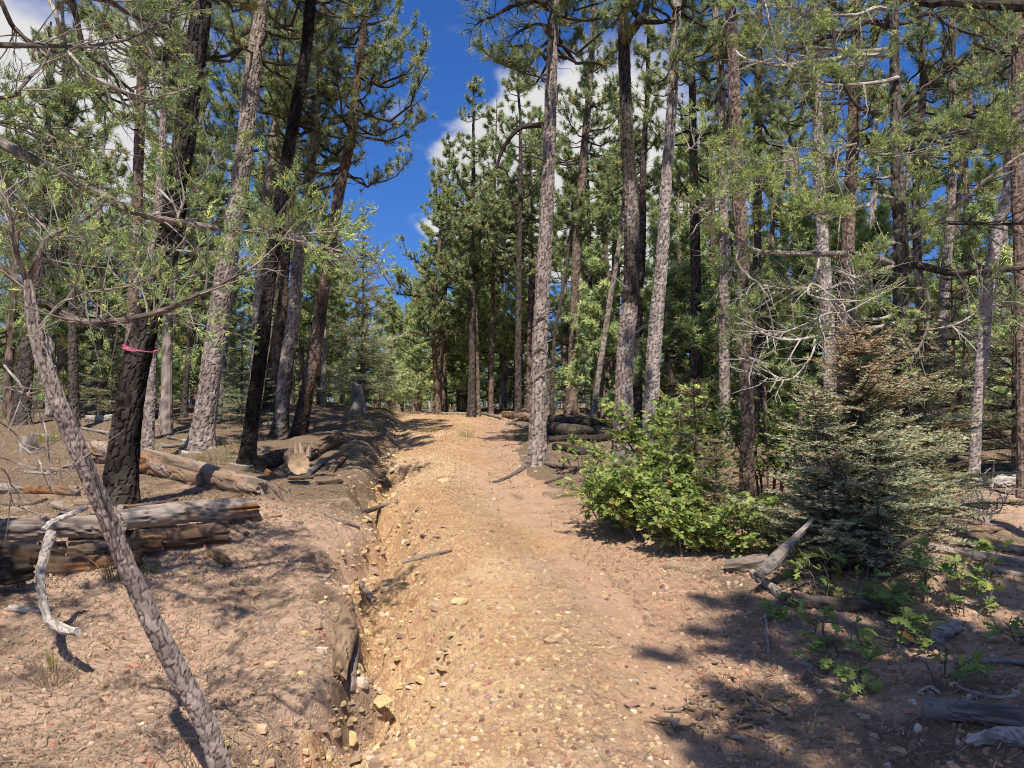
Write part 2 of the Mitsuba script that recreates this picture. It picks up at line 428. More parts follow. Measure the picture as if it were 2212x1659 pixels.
def pine_parts(path_at, H, hb, R, rng, nb=46, K=26, width=.006, L=.17, tint=1.0, lowdead=True, dens=1.0, twig_full=True, weights=PINE_W):
    """Limbs and needle tufts round a trunk whose middle at height h is path_at(h). Returns (limbs, crown)."""
    hs = np.sort(hb + (H - hb) * rng.random(nb) ** .95)
    rel = (hs - hb) / (H - hb)
    az = rng.random(nb) * 2 * np.pi + np.arange(nb) * 2.4
    ln = R * (.35 + .65 * np.minimum(1, (1 - rel) * 1.25)) * (1 - rel * .62) * rng.uniform(.55, 1.1, nb) * np.minimum(1, .55 + rel * 3)
    out = np.stack([np.cos(az), np.sin(az), 0 * az], 1)
    rise = rng.uniform(-.25, .28, nb) + rel * .40
    m = 7 if twig_full else 5
    u = np.linspace(0, 1, m)
    O = np.array([path_at(h) for h in hs])
    wig = rng.normal(size=(nb, m, 3)) * .045 * ln[:, None, None] * np.sin(u * np.pi / 2)[None, :, None]
    P = O[:, None] + out[:, None] * (ln[:, None] * u)[..., None] + wig
    P[:, :, 2] += ln[:, None] * (rise[:, None] * u + .28 * (u ** 2.6) - .16 * np.sin(u * np.pi))
    rad = (.010 + .016 * ln)[:, None] * (1 - .75 * u)[None]
    limb = [tubes(P, rad, 5 if twig_full else 3, [.085, .070, .060], rng)]
    # side twigs
    per = np.maximum(5, (ln * 10.0 * dens).astype(int))
    idx = np.repeat(np.arange(nb), per)
    tt = rng.uniform(.28, 1.0, len(idx)) ** .8
    k = np.minimum((tt * (m - 1)).astype(int), m - 2); fr = (tt * (m - 1) - k)[:, None]
    S = P[idx, k] * (1 - fr) + P[idx, k + 1] * fr
    dirn = unit(P[idx, k + 1] - P[idx, k])
    sd = unit(np.cross(dirn, [0, 0, 1.0])) * rng.choice([-1, 1], len(idx))[:, None]
    go = unit(dirn * rng.uniform(.4, 1.0, (len(idx), 1)) + sd * rng.uniform(.2, 1.0, (len(idx), 1)) + np.array([0, 0, 1.0]) * rng.uniform(-.35, .65, (len(idx), 1)))
    tl = ln[idx] * rng.uniform(.12, .40, len(idx)) * (1.15 - .6 * tt)
    m2 = 4 if twig_full else 3
    u2 = np.linspace(0, 1, m2)
    TW = S[:, None] + go[:, None] * (tl[:, None] * u2)[..., None] + rng.normal(size=(len(idx), m2, 3)) * .03 * u2[None, :, None]
    TW[:, :, 2] += (tl[:, None] * .35 * u2 ** 2)
    limb.append(tubes(TW, (.004 + .006 * tl)[:, None] * (1.2 - .7 * u2)[None], 3, [.10, .08, .065], rng))
    ends = np.vstack([TW[:, -1], P[:, -1], (TW[:, 1] + TW[:, 2]) / 2])
    dirs = np.vstack([unit(TW[:, -1] - TW[:, -2]), unit(P[:, -1] - P[:, -2]), unit(TW[:, -1] - TW[:, 1])])
    dirs = unit(dirs + np.array([0, 0, .35]))
    keep = rng.random(len(ends)) < np.concatenate([np.full(len(TW), .95), np.ones(nb), np.full(len(TW), .6)])
    ends, dirs = ends[keep], dirs[keep]
    col = pick(PINE_COLS, weights, len(ends), rng) * tint
    crown = needles(ends, dirs, L * rng.uniform(.75, 1.2, len(ends)), K, width, col, rng)
    if lowdead:
        nd = int(10 + hb * 2.5)
        hd = rng.uniform(.22 * hb, hb * 1.05, nd); azd = rng.random(nd) * 2 * np.pi
        ld = rng.uniform(.08, .75, nd) * np.minimum(1, hd / hb + .1)
        Od = np.array([path_at(h) for h in hd]); od = np.stack([np.cos(azd), np.sin(azd), 0 * azd], 1)
        Pd = Od[:, None] + od[:, None] * (ld[:, None] * u)[..., None] + rng.normal(size=(nd, m, 3)) * .03 * u[None, :, None]
        Pd[:, :, 2] += ld[:, None] * (rng.uniform(-.4, .25, nd)[:, None] * u - .15 * u ** 2)
        limb.append(tubes(Pd, (.004 + .009 * ld)[:, None] * (1.1 - .8 * u)[None], 4 if twig_full else 3, [.15, .13, .12], rng))
    return join(limb), crown


def fir_parts(H, R, rng, tint=1.0, brown=.1, levels=26, wide=.004, nl=.026, per=9, gold=0.0, open_=0.0, step=.017, twigs=True, tgap=.04):
    """A young fir: flat fronds in tiers on a straight stem."""
    tr, P_, A_, Ls, cols = [], [], [], [], []
    hs = np.linspace(.08 * H, .97 * H, levels) + rng.normal(size=levels) * .015 * H
    br, tw = [], []
    m = 6
    u = np.linspace(0, 1, m)
    for h in hs:
        rel = h / H
        for _ in range(rng.integers(per - 3, per + 1)):
            if rng.random() < open_:
                continue
            az = rng.random() * 2 * np.pi
            ln = R * (1 - rel) ** .72 * rng.uniform(.45, 1.2) + .06
            o = np.array([math.cos(az), math.sin(az), 0])
            p = np.array([0, 0, h]) + o * (ln * u)[:, None]
            p[:, 2] += ln * (rng.uniform(-.05, .55) * u - .30 * u ** 2 * (1 - rel) + .12 * u ** 3)
            p += rng.normal(size=p.shape) * .012 * ln * u[:, None]
            br.append(p)
            s = np.array([-o[1], o[0], 0])
            nt = max(5, int(ln / tgap))
            for t in np.linspace(.12, .98, nt):
                for sg in (-1, 1):
                    k = min(int(t * (m - 1)), m - 2); f_ = t * (m - 1) - k
                    b = p[k] * (1 - f_) + p[k + 1] * f_
                    tl = ln * rng.uniform(.16, .34) * (1.15 - t) + .03
                    dd = o * .75 + s * sg * rng.uniform(.55, 1.0) + np.array([0, 0, rng.uniform(-.25, .2)])
                    dd /= np.linalg.norm(dd)
                    tw.append((b, b + dd * tl, rel, t))
    br = np.array(br)
    a = np.array([x[0] for x in tw]); b = np.array([x[1] for x in tw]); rl = np.array([x[2] for x in tw]); tq = np.array([x[3] for x in tw])
    lens = np.linalg.norm(b - a, axis=1)
    stem = round_wood(np.array([[0, 0, -.1], [0.02, 0, H * .5], [0, .01, H]]), [.016 * H, .009 * H, .003], .06, 8, 3, plates(.003), bark_style([.13, .11, .10], [.05, .045, .04]))
    limbs = join([tubes(br, np.linspace(.012, .003, m)[None] * np.ones((len(br), 1)) * (H / 3) ** .5, 4 if twigs else 3, [.11, .09, .075], rng)] + [
                  tubes(np.stack([a, (a + b) / 2, b], 1), np.array([[.0028, .0022, .0014]]) * np.ones((len(a), 1)), 3, [.15, .115, .085], rng)] * twigs)
    nn = np.maximum(3, (lens / step).astype(int))
    idx = np.repeat(np.arange(len(a)), nn)
    t = rng.random(len(idx))[:, None]
    base = a[idx] * (1 - t) + b[idx] * t
    d = unit(b - a)[idx]
    sidev = perp(d, rng); sidev[:, 2] = np.abs(sidev[:, 2]) * .6
    go = unit(d * .8 + unit(sidev) * rng.uniform(.5, 1.0, (len(idx), 1)))
    tip = base + go * (nl * rng.uniform(.7, 1.2, (len(idx), 1)))
    w = blade_side(go, rng) * wide / 2
    v = np.stack([base - w, base + w, tip], 1).reshape(-1, 3)
    green = pick([[.26, .31, .20], [.35, .39, .25], [.44, .46, .30]], (.4, .4, .2), len(a), rng)
    tipc = np.array([.56, .55, .36])
    g = green * (1 - sstep(.6, 1, tq)[:, None] * .5) + tipc * sstep(.6, 1, tq)[:, None] * .5
    bm = rng.random(len(a)) < brown * (.35 + 1.6 * sstep(.45, .95, rl))
    gm = rng.random(len(a)) < gold
    g[bm] = pick([[.36, .255, .165], [.44, .33, .22]], (.5, .5), bm.sum(), rng)
    g[gm] = pick([[.36, .25, .07], [.33, .29, .08]], (.5, .5), gm.sum(), rng)
    c = np.repeat(g[idx] * tint * rng.uniform(.7, 1.3, (len(idx), 1)), 3, 0)
    return stem, limbs, (v, np.arange(len(v)).reshape(-1, 3), c)


LX = np.array([0, .10, .20, .29, .38, .48, .57, .66, .76, .85, .93, 1.0])
LW = np.array([.02, .05, .10, .27, .11, .15, .36, .15, .17, .30, .12, .03])


def oak_leaves(C, N, D, S, colour, rng):
    """Lobed leaves at C, facing N, pointing along D, S long."""
    n, m = len(C), len(LX)
    D = unit(D - N * (D * N).sum(1, keepdims=True)); B = np.cross(N, D)
    fold = rng.uniform(.0, .35, n)[:, None]; arch = rng.uniform(-.25, .12, n)[:, None]
    lx = LX[None] + np.where(LW > .2, .06, 0)[None]
    z = arch * LX[None] ** 2
    midp = C[:, None] + S[:, None, None] * (LX[None, :, None] * D[:, None] + z[..., None] * N[:, None])
    out = [midp]
    for sg in (-1, 1):
        w = LW[None] * rng.uniform(.85, 1.15, (n, m))
        out.append(C[:, None] + S[:, None, None] * (lx[..., None] * D[:, None] + (sg * w)[..., None] * B[:, None] + (z + fold * w)[..., None] * N[:, None]))
    v = np.concatenate(out, 1)
    k = np.arange(m - 1)
    f = np.vstack([np.stack([k, k + 1, m + k + 1], 1), np.stack([k, m + k + 1, m + k], 1), np.stack([k, 2 * m + k + 1, k + 1], 1), np.stack([k, 2 * m + k, 2 * m + k + 1], 1)])
    f = (f[None] + (np.arange(n) * 3 * m)[:, None, None]).reshape(-1, 3)
    return v.reshape(-1, 3), f, np.repeat(colour, 3 * m, 0)


OAK_COLS = ([.23, .34, .10], [.33, .44, .135], [.43, .51, .18], [.46, .45, .15], [.36, .22, .09])


def oak_parts(base, size, rng, stems=9, leaves=420, leaf=.085, weights=(.35, .35, .2, .07, .03), yellow=1.0):
    """Multi-stemmed scrub oak: base point, size = (rx, ry, h)."""
    base, (rx, ry, h) = np.asarray(base, float), size
    m = 6
    u = np.linspace(0, 1, m)
    a = rng.random(stems) * 2 * np.pi; q = np.sqrt(rng.random(stems))
    tip = np.stack([np.cos(a) * q * rx * .85, np.sin(a) * q * ry * .85, h * rng.uniform(.55, 1.0, stems) * (1 - .35 * q ** 2)], 1)
    foot = np.stack([np.cos(a) * q * rx * .25, np.sin(a) * q * ry * .25, 0 * a - .05], 1)
    P = base + foot[:, None] + (tip - foot)[:, None] * np.stack([u, u, u ** .8], 1)[None] + rng.normal(size=(stems, m, 3)) * .03 * u[None, :, None]
    wood = [tubes(P, np.linspace(.011, .004, m)[None] * np.ones((stems, 1)) * max(.6, h), 5, [.17, .145, .125], rng)]
    ntw = max(stems * 3, leaves // 5)
    idx = rng.integers(0, stems, ntw); t = rng.uniform(.22, 1, ntw)
    k = np.minimum((t * (m - 1)).astype(int), m - 2); f_ = (t * (m - 1) - k)[:, None]
    S = P[idx, k] * (1 - f_) + P[idx, k + 1] * f_
    go = unit(np.stack([rng.normal(size=ntw), rng.normal(size=ntw), rng.normal(size=ntw) * .5 + .25], 1))
    tl = rng.uniform(.08, .30, ntw) * max(.5, min(1, h))
    E = S + go * tl[:, None]
    E[:, 2] = np.maximum(E[:, 2], G(E[:, 0], E[:, 1], False) + .03)
    wood.append(tubes(np.stack([S, (S + E) / 2 + rng.normal(size=S.shape) * .01, E], 1), np.array([[.004, .003, .0018]]) * np.ones((ntw, 1)), 3, [.16, .13, .105], rng))
    li = rng.integers(0, ntw, leaves)
    C = E[li] - go[li] * (tl[li] * rng.random(leaves) * .55)[:, None]
    N = unit(np.stack([rng.normal(size=leaves) * .55, rng.normal(size=leaves) * .55 - .15, np.ones(leaves)], 1))
    D = unit(go[li] + rng.normal(size=(leaves, 3)) * .8)
    S_ = leaf * rng.uniform(.55, 1.15, leaves)
    return join(wood), oak_leaves(C, N, D, S_, pick(OAK_COLS, weights, leaves, rng) * yellow, rng)


def sprays(C, A, S, colour, rng, nside=11, w=.05):
    """Juniper sprays: a little axis with side shoots, every shoot a slim diamond."""
    n = len(C)
    up = perp(A, rng); B = np.cross(A, up)
    shoots = []
    for k in range(nside):
        t = (k + .3) / nside
        an = k * 2.4 + rng.random((n, 1))
        ln = .42 * (1.1 - t) + .10
        d = A * .75 + B * np.cos(an) * .75 + up * np.sin(an) * .5
        shoots.append((C + A * (S * t)[:, None], unit(d), S * ln * rng.uniform(.75, 1.25, n)))
    shoots.append((C, A, S * 1.1))
    vs, cs = [], []
    for o, d, ln in shoots:
        sd = blade_side(d, rng, .8) * (S * w)[:, None]
        v = np.stack([o, o + d * (ln * .5)[:, None] + sd, o + d * ln[:, None], o + d * (ln * .5)[:, None] - sd], 1)
        vs.append(v); cs.append(colour * rng.uniform(.7, 1.35, (n, 1)))
    v = np.stack(vs, 1).reshape(-1, 4, 3)
    c = np.repeat(np.stack(cs, 1).reshape(-1, 3), 4, 0)
    q = np.arange(len(v) * 4).reshape(-1, 4)
    return v.reshape(-1, 3), np.vstack([q[:, [0, 1, 2]], q[:, [0, 2, 3]]]), c


JUN_COLS = ([.26, .36, .16], [.36, .45, .17], [.50, .56, .19], [.28, .40, .24])


def juniper_twigs(P, rng, per=26, length=.45, span=(.2, 1.0), leafy=.6, grey=(.30, .275, .25), spray=.085, clump=14, up=.25, thick=.0035, weights=(.3, .3, .22, .18)):
    """Side twigs along a branch path P (m, 3), some with sprays. Returns (twigs, sprays or None)."""
    P = np.asarray(P); m = len(P)
    t = rng.uniform(*span, per); k = np.minimum((t * (m - 1)).astype(int), m - 2); f_ = (t * (m - 1) - k)[:, None]
    S = P[k] * (1 - f_) + P[k + 1] * f_
    d = unit(P[k + 1] - P[k])
    go = unit(d * rng.uniform(.2, 1, (per, 1)) + perp(d, rng) * rng.uniform(.4, 1, (per, 1)) + np.array([0, 0, 1.0]) * rng.uniform(-.5, .5 + up, (per, 1)))
    ln = length * rng.uniform(.35, 1.15, per)
    mm = 6
    u = np.linspace(0, 1, mm)
    curve = perp(go, rng) * rng.uniform(.1, .5, (per, 1))
    TW = S[:, None] + go[:, None] * (ln[:, None] * u)[..., None] + curve[:, None] * (ln[:, None] * u ** 2)[..., None] * .6
    TW += rng.normal(size=TW.shape) * .02 * ln[:, None, None] * u[None, :, None]
    out = [tubes(TW, (thick * (.6 + ln / length))[:, None] * (1.15 - .85 * u)[None], 4, grey, rng)]
    # forks
    nf = per * 2
    fi = rng.integers(0, per, nf); ft = rng.integers(1, mm - 1, nf)
    fo = TW[fi, ft]; fd = unit(unit(TW[fi, ft + 1] - TW[fi, ft]) + perp(unit(TW[fi, ft + 1] - TW[fi, ft]), rng) * .8)
    fl = ln[fi] * rng.uniform(.2, .5, nf)
    FK = fo[:, None] + fd[:, None] * (fl[:, None] * np.linspace(0, 1, 4))[..., None] + rng.normal(size=(nf, 4, 3)) * .012 * np.linspace(0, 1, 4)[None, :, None]
    out.append(tubes(FK, thick * .6 * np.linspace(1, .35, 4)[None] * np.ones((nf, 1)), 3, grey, rng))
    leaf = None
    green = rng.random(per) < leafy
    if green.any():
        gi = np.nonzero(green)[0]
        ri = np.repeat(gi, clump); kk = rng.choice([mm - 3, mm - 2, mm - 1, mm - 1], len(ri))
        C = TW[ri, kk] + rng.normal(size=(len(ri), 3)) * .022
        fg = np.nonzero(green[fi])[0]
        rf = np.repeat(fg, max(2, clump // 2))
        C2 = FK[rf, rng.choice([2, 3, 3], len(rf))] + rng.normal(size=(len(rf), 3)) * .018
        A = unit(np.vstack([go[ri], fd[rf]]) + rng.normal(size=(len(ri) + len(rf), 3)) * .5 + np.array([0, 0, .25]))
        C = np.vstack([C, C2])
        base = pick(JUN_COLS, weights, len(C), rng)
        leaf = sprays(C, A, spray * rng.uniform(.6, 1.25, len(C)), base, rng)
    return join(out), leaf

# ------------------------------------------------------------------ standing pines, each traced where it stands
GREY, PALE, DARK, RUST = ([.31, .27, .245], [.085, .068, .06]), ([.37, .335, .315], [.12, .10, .095]), ([.105, .09, .082], [.035, .03, .028]), ([.22, .17, .142], [.065, .05, .044])
# label, points (x, y, width) from foot to top in the photograph, distance, bark, (height, crown start, crown radius), tone, charring
PINES = [
    ('charred dark trunk with a pink ribbon tied round it, behind the log pile', [(250, 1112, 78), (268, 1000, 66), (285, 860, 58), (305, 750, 55), (350, 560, 52), (385, 400, 47), (415, 200, 44), (440, 0, 40)], 9.0, DARK, (14, 6.4, 1.9), .55),
    ('tall grey pine with flaky pale bark, second big trunk up from the log pile', [(430, 1002, 52), (448, 860, 46), (470, 700, 44), (492, 550, 42), (515, 420, 40), (545, 150, 34), (562, 0, 30)], 14.0, GREY, (15, 6.6, 2.3), .08),
    ('slim black-barked pine leaning toward the track beside the sawn log', [(530, 1022, 34), (545, 900, 31), (562, 780, 30), (590, 560, 29), (612, 420, 28), (640, 270, 26), (665, 140, 25), (682, 0, 22)], 13.0, DARK, (13, 7.4, 1.8), .62),
    ('dark straight pine just beyond the slim black pine', [(578, 908, 30), (592, 800, 28), (608, 690, 27), (617, 560, 24), (628, 440, 20), (640, 300, 17), (650, 180, 13)], 24.0, RUST, (13, 5.2, 2.1), .40),
    ('dark pine with grey upper stem, between the two darker leaning stems', [(603, 950, 34), (618, 800, 31), (632, 690, 28), (645, 553, 25), (657, 490, 24), (672, 340, 22), (685, 200, 20), (692, 60, 17)], 18.0, GREY, (14, 6.0, 2.2), .32),
    ('rust-stained dark pine leaning over the track with long bare limbs', [(641, 960, 36), (660, 870, 31), (677, 780, 29), (700, 640, 27), (714, 553, 25), (735, 420, 23), (757, 310, 21), (775, 170, 18), (787, 60, 15), (790, 0, 13)], 17.5, RUST, (13.2, 5.6, 2.7), .42),
    ('tall grey pine rising behind the ribboned trunk', [(268, 935, 24), (280, 780, 23), (292, 553, 23), (298, 400, 22), (304, 200, 21), (318, 0, 19)], 16.0, RUST, (14, 6.4, 2.0), .1),
    ('thin straight pine close behind the ribboned trunk', [(318, 1030, 26), (322, 800, 21), (327, 553, 18), (336, 330, 16), (344, 200, 14), (352, 60, 12)], 12.5, GREY, (11, 6.2, 1.4), .05),
    ('dark pine standing alone beyond the leaning bare stem', [(163, 935, 22), (160, 750, 20), (160, 553, 18), (150, 400, 14), (140, 250, 10)], 18.5, DARK, (11, 5.5, 1.6), .2),
    ('short thick dark pine half hidden by the leaning juniper', [(45, 885, 36), (52, 800, 32), (66, 690, 28), (80, 600, 24), (92, 480, 20)], 19.0, DARK, (10, 5.0, 1.7), .25),
    ('pale grey pine seen past the ribboned trunk', [(352, 922, 20), (364, 780, 18), (374, 640, 17), (382, 520, 15), (392, 380, 12)], 21.0, PALE, (12, 6.5, 1.5), 0),
    ('slender black pine beside the pale grey pine', [(397, 920, 14), (404, 820, 13), (411, 720, 12), (418, 600, 10), (424, 480, 8)], 21.5, DARK, (9, 4.2, 1.4), .3),
    ('thin grey pine hugging the back of the flaky grey trunk', [(470, 905, 18), (482, 780, 17), (497, 650, 16), (507, 553, 15), (520, 430, 14), (538, 300, 12), (552, 180, 10)], 21.0, GREY, (13, 5.8, 2.1), .05),
    ('grey pine behind the slim black pine', [(548, 960, 27), (553, 800, 26), (560, 650, 24), (565, 553, 23), (578, 420, 21), (592, 280, 18), (604, 160, 15)], 19.0, GREY, (14, 5.8, 2.3), .15),
    ('big pale-barked pine at the edge of the track, roots spreading to the ruts', [(1157, 1008, 44), (1162, 900, 38), (1165, 786, 36), (1174, 586, 33), (1183, 420, 29), (1188, 260, 27), (1191, 150, 25), (1199, 0, 20)], 14.5, GREY, (15, 7.2, 2.2), .03),
    ('tall grey-brown pine behind the heap of dark logs', [(1234, 897, 30), (1236, 820, 24), (1239, 720, 21), (1244, 553, 19), (1258, 367, 17), (1274, 167, 14), (1281, 20, 10)], 25.0, RUST, (15, 7.0, 2.0), .06),
    ('thin pine leaning hard to one side near the heap of dark logs', [(1280, 908, 16), (1290, 830, 14), (1300, 770, 13), (1320, 636, 12), (1334, 553, 10), (1344, 470, 9), (1352, 360, 7)], 23.0, GREY, (9.5, 6.5, 1.2), .03),
    ('thick pine with blackened upper stem rising out of the oak scrub', [(1347, 1003, 46), (1348, 900, 41), (1350, 786, 39), (1358, 690, 37), (1364, 600, 34), (1364, 480, 32), (1354, 300, 29), (1347, 100, 25), (1345, 0, 22)], 14.5, GREY, (15.5, 7.8, 2.0), .10),
    ('dark slim pine close behind the thick blackened pine', [(1377, 900, 22), (1378, 800, 21), (1380, 653, 20), (1386, 553, 18), (1390, 333, 13), (1398, 200, 9)], 22.0, DARK, (12, 6.4, 1.6), .15),
    ('bright flaky-barked pine above the oak scrub', [(1403, 965, 36), (1408, 843, 33), (1417, 703, 31), (1430, 553, 27), (1436, 430, 25), (1450, 233, 22), (1462, 0, 18)], 16.5, PALE, (15, 7.4, 1.9), 0),
    ('dark-barked pine second along from the bright flaky pine', [(1510, 905, 27), (1506, 800, 25), (1503, 600, 23), (1499, 433, 20), (1496, 200, 15), (1494, 40, 10)], 21.0, DARK, (14, 6.2, 1.9), .08),
    ('grey pine standing just behind the slim trunk in the oak scrub', [(1566, 900, 25), (1564, 780, 24), (1562, 553, 22), (1561, 433, 20), (1554, 167, 17), (1542, 0, 14)], 18.0, GREY, (14, 6.8, 1.8), .02),
    ('slim mottled pine growing up through the oak scrub by the fir', [(1618, 1105, 34), (1612, 1000, 30), (1609, 900, 28), (1604, 753, 28), (1594, 553, 28), (1586, 420, 28), (1577, 233, 25), (1571, 67, 21), (1568, 0, 19)], 10.0, RUST, (12, 6.6, 1.5), .05),
    ('black pine behind the slim mottled pine', [(1632, 880, 21), (1631, 760, 19), (1632, 553, 18), (1631, 380, 18), (1632, 233, 17), (1637, 80, 14)], 19.0, DARK, (14, 6.8, 1.8), .3),
    ('pale grey trunk behind the bare drooping limbs', [(1798, 900, 30), (1793, 760, 28), (1786, 600, 27), (1776, 430, 25), (1767, 230, 22), (1760, 60, 19)], 15.0, PALE, (14, 6.8, 1.8), 0),
    ('dim grey trunk behind the tip of the brown fir', [(1822, 900, 30), (1826, 720, 28), (1834, 500, 27), (1842, 300, 26), (1848, 130, 24), (1850, 0, 21)], 17.0, RUST, (14, 7.0, 1.8), .14),
    ('dark stem with patchy bark between the drooping juniper and its neighbour', [(1992, 880, 20), (1990, 700, 19), (1983, 480, 18), (1988, 300, 17), (1996, 180, 15), (1990, 60, 13)], 16.0, DARK, (12, 5.6, 1.6), .1),
    ('two-toned trunk, one side pale, beyond the golden sapling', [(2024, 870, 27), (2030, 760, 25), (2038, 660, 23), (2048, 540, 20), (2060, 333, 16), (2061, 120, 13)], 16.0, GREY, (12, 6.2, 1.7), .1),
    ('tall pale grey pine above the bleached dead bush', [(2102, 1055, 24), (2108, 920, 24), (2116, 780, 26), (2130, 620, 27), (2140, 520, 26), (2162, 400, 22), (2167, 220, 19), (2170, 0, 16)], 12.5, PALE, (13, 6.6, 1.7), 0),
    ('slim leaning pine between the two pale trunks near the frame edge', [(2050, 830, 15), (2060, 600, 14), (2074, 400, 13), (2095, 220, 12), (2112, 60, 10)], 19.0, RUST, (12, 6.2, 1.6), .05),
    ('rough dark pine at the very edge of the picture beyond the bleached bush', [(2210, 1040, 24), (2208, 850, 24), (2206, 600, 24), (2200, 350, 25), (2196, 150, 25), (2190, 0, 23)], 11.5, RUST, (13, 6.4, 1.6), .1),
    ('slim black pine in the thin stand beyond the pale cut stump', [(1017, 882, 19), (1019, 800, 16), (1020, 700, 14), (1019, 553, 12), (1022, 430, 9)], 27.0, DARK, (12.0, 4.6, 2.1), .2),
    ('thin pinkish pine pressed against the slim black pine', [(1034, 880, 10), (1031, 780, 9), (1027, 680, 9), (1021, 553, 8)], 27.5, RUST, (8, 5.2, 1.0), 0),
    ('thin straight pine alone beyond the pale cut stump', [(1060, 880, 12), (1062, 780, 11), (1064, 660, 10), (1066, 553, 8), (1068, 450, 6)], 28.0, RUST, (11.6, 4.4, 2.0), .05),
    ('dark pine between the thin straight pine and the big trackside pine', [(1120, 876, 16), (1119, 780, 15), (1120, 686, 14), (1121, 553, 12), (1124, 430, 10)], 26.0, DARK, (12.6, 4.8, 2.2), .15),
    ('reddish thin pine half hidden behind the big trackside pine', [(1142, 875, 12), (1143, 760, 11), (1145, 653, 10), (1148, 520, 8)], 28.0, RUST, (11, 5.0, 1.9), 0),
    ('broad-crowned pine with a reddish foot at the top of the track', [(946, 882, 15), (943, 830, 12), (940, 786, 11), (937, 696, 9), (944, 600, 8), (952, 500, 6)], 29.0, RUST, (9.2, 2.6, 3.0), .05),
    ('dark forked pine beside the broad-crowned pine', [(962, 868, 13), (958, 800, 12), (956, 720, 10), (962, 620, 8)], 31.0, DARK, (11.0, 3.2, 2.7), .1),
    ('curved black stem next to the big trackside pine', [(1193, 888, 10), (1194, 800, 9), (1199, 720, 8), (1214, 640, 7), (1226, 560, 5)], 25.0, DARK, (8, 5.2, 1.2), .3),
    ('black slim pine between the grey-brown pine and the hard-leaning pine', [(1281, 880, 11), (1278, 760, 10), (1274, 620, 10), (1271, 480, 8), (1269, 380, 6)], 26.0, DARK, (11.5, 5.6, 1.7), .3),
]
TREE_STAGE = []


def trunk_path(pts, depth, H, rng):
    P = np.array([[*at(x, y, depth + .0)] for x, y, w in pts]); r = np.array([w * (1024 / 2212) / F * depth / 2 * .93 for *_, w in pts])
    sway = np.cumsum(rng.normal(size=len(P)) * .04); P[:, 1] += sway - sway[0]
    foot = float(G(P[0, 0], P[0, 1]))
    P[0, 2] = foot - .22
    if P[1, 2] < foot + .3: P[1, 2] = foot + .3
    d = unit(P[-1] - P[-3]); d = unit(d + np.array([0, 0, .6]))
    z, rr, q = P[-1, 2], r[-1], P[-1]
    top = foot + H
    k = max(2, int((top - z) / 1.2)); ext, er = [], []
    for s_ in range(1, k + 1):
        q = q + d * ((top - z) / k / d[2]); d = unit(d + np.array([rng.normal() * .05, rng.normal() * .05, .25]))
        ext.append(q); er.append(rr * (1 - s_ / k) + .012)
    P = np.vstack([P, ext]); r = np.concatenate([r, er])
    return P, r, foot


def plant_pine(key, label, P, r, foot, style, H, hb, R, seed, dist, nb=None, K=None, tint=1.0, group=None, weights=PINE_W, dens=1.0):
    rng = np.random.default_rng(seed)
    ds = max(.020, dist * .00175)
    amp = min(.022, .12 * r[0] + .004)
    bark = plates(amp, wide=float(np.clip(.36 * r[0], .040, .066)), tall=float(np.clip(.8 * r[0], .08, .15)))
    zt = CAM[2] + dist * .56  # above this nobody standing here sees the stem
    L = np.concatenate([[0], np.cumsum(np.linalg.norm(np.diff(P, axis=0), axis=1))])
    D_ = smooth_path(np.hstack([P, r[:, None]]), 40)
    k = int(np.clip(np.searchsorted(D_[:, 2], zt), 4, 40))
    parts = [round_wood(D_[:k, :3], D_[:k, 3], ds * 1.1, int(np.clip(2 * np.pi * r[0] / (ds * 1.1), 10, 60)), seed, bark, style, flare=.55)]
    if k < 39:
        parts.append(round_wood(D_[k - 1:, :3], D_[k - 1:, 3], .15, 12, seed, bark, style))
    put(key + '__trunk', join(parts))
    hz = P[:, 2] - foot
    path_at = lambda h: np.array([np.interp(h, hz, P[:, k]) for k in range(3)])
    width = max(.009, dist * .00085)
    lim, cr = pine_parts(path_at, H, hb, R, rng, nb=nb or int(16 + (H - hb) * 6.6), K=K or int(np.clip(560 / dist, 22, 40)), width=width, tint=tint, weights=weights, dens=dens)
    put(key + '__branches', lim); put(key + '__crown', cr, 'needle')
    tag(key + '__branches', kind='stuff'); tag(key + '__crown', kind='stuff')
    tag(key, label, 'pine tree', group)
    return path_at


PATHS = {}
for n, (label, pts, depth, bark, (H, hb, R), char) in enumerate(PINES):
    rng = np.random.default_rng(500 + n)
    key = numbered('pine_tree')
    P, r, foot = trunk_path(pts, depth, H, rng)
    if n == 17:   # the burnt upper stem
        style = bark_style(*bark, char=.0, seed=n, soot=lambda h: np.where(h > .34, .62, np.where(h > .28, .3, .06)))
    elif n in (15, 3, 4, 5, 13):
        style = bark_style(*bark, char=char, seed=n, warm=[.20, .095, .05] if n in (5, 3) else None, soot=lambda h: .45 * np.exp(-h / .10))
    else:
        style = bark_style(*bark, char=char, seed=n)
    wts = (.30, .36, .26, .06, .02) if depth < 20 else PINE_W
    PATHS[key] = (plant_pine(key, label, P, r, foot, style, H, hb, R, 900 + n, depth, weights=wts), P, r, foot)

# ------------------------------------------------------------------ the forest behind: pines and firs of a few builds, each one planted
def shapegroup(name, parts):
    scene[name] = {'type': 'shapegroup'}
    for k, (mesh, b) in parts.items():
        scene[name][k] = mikit.ply(mesh[:2], 'mat_' + b, color=np.clip(mesh[2], 0, 1))


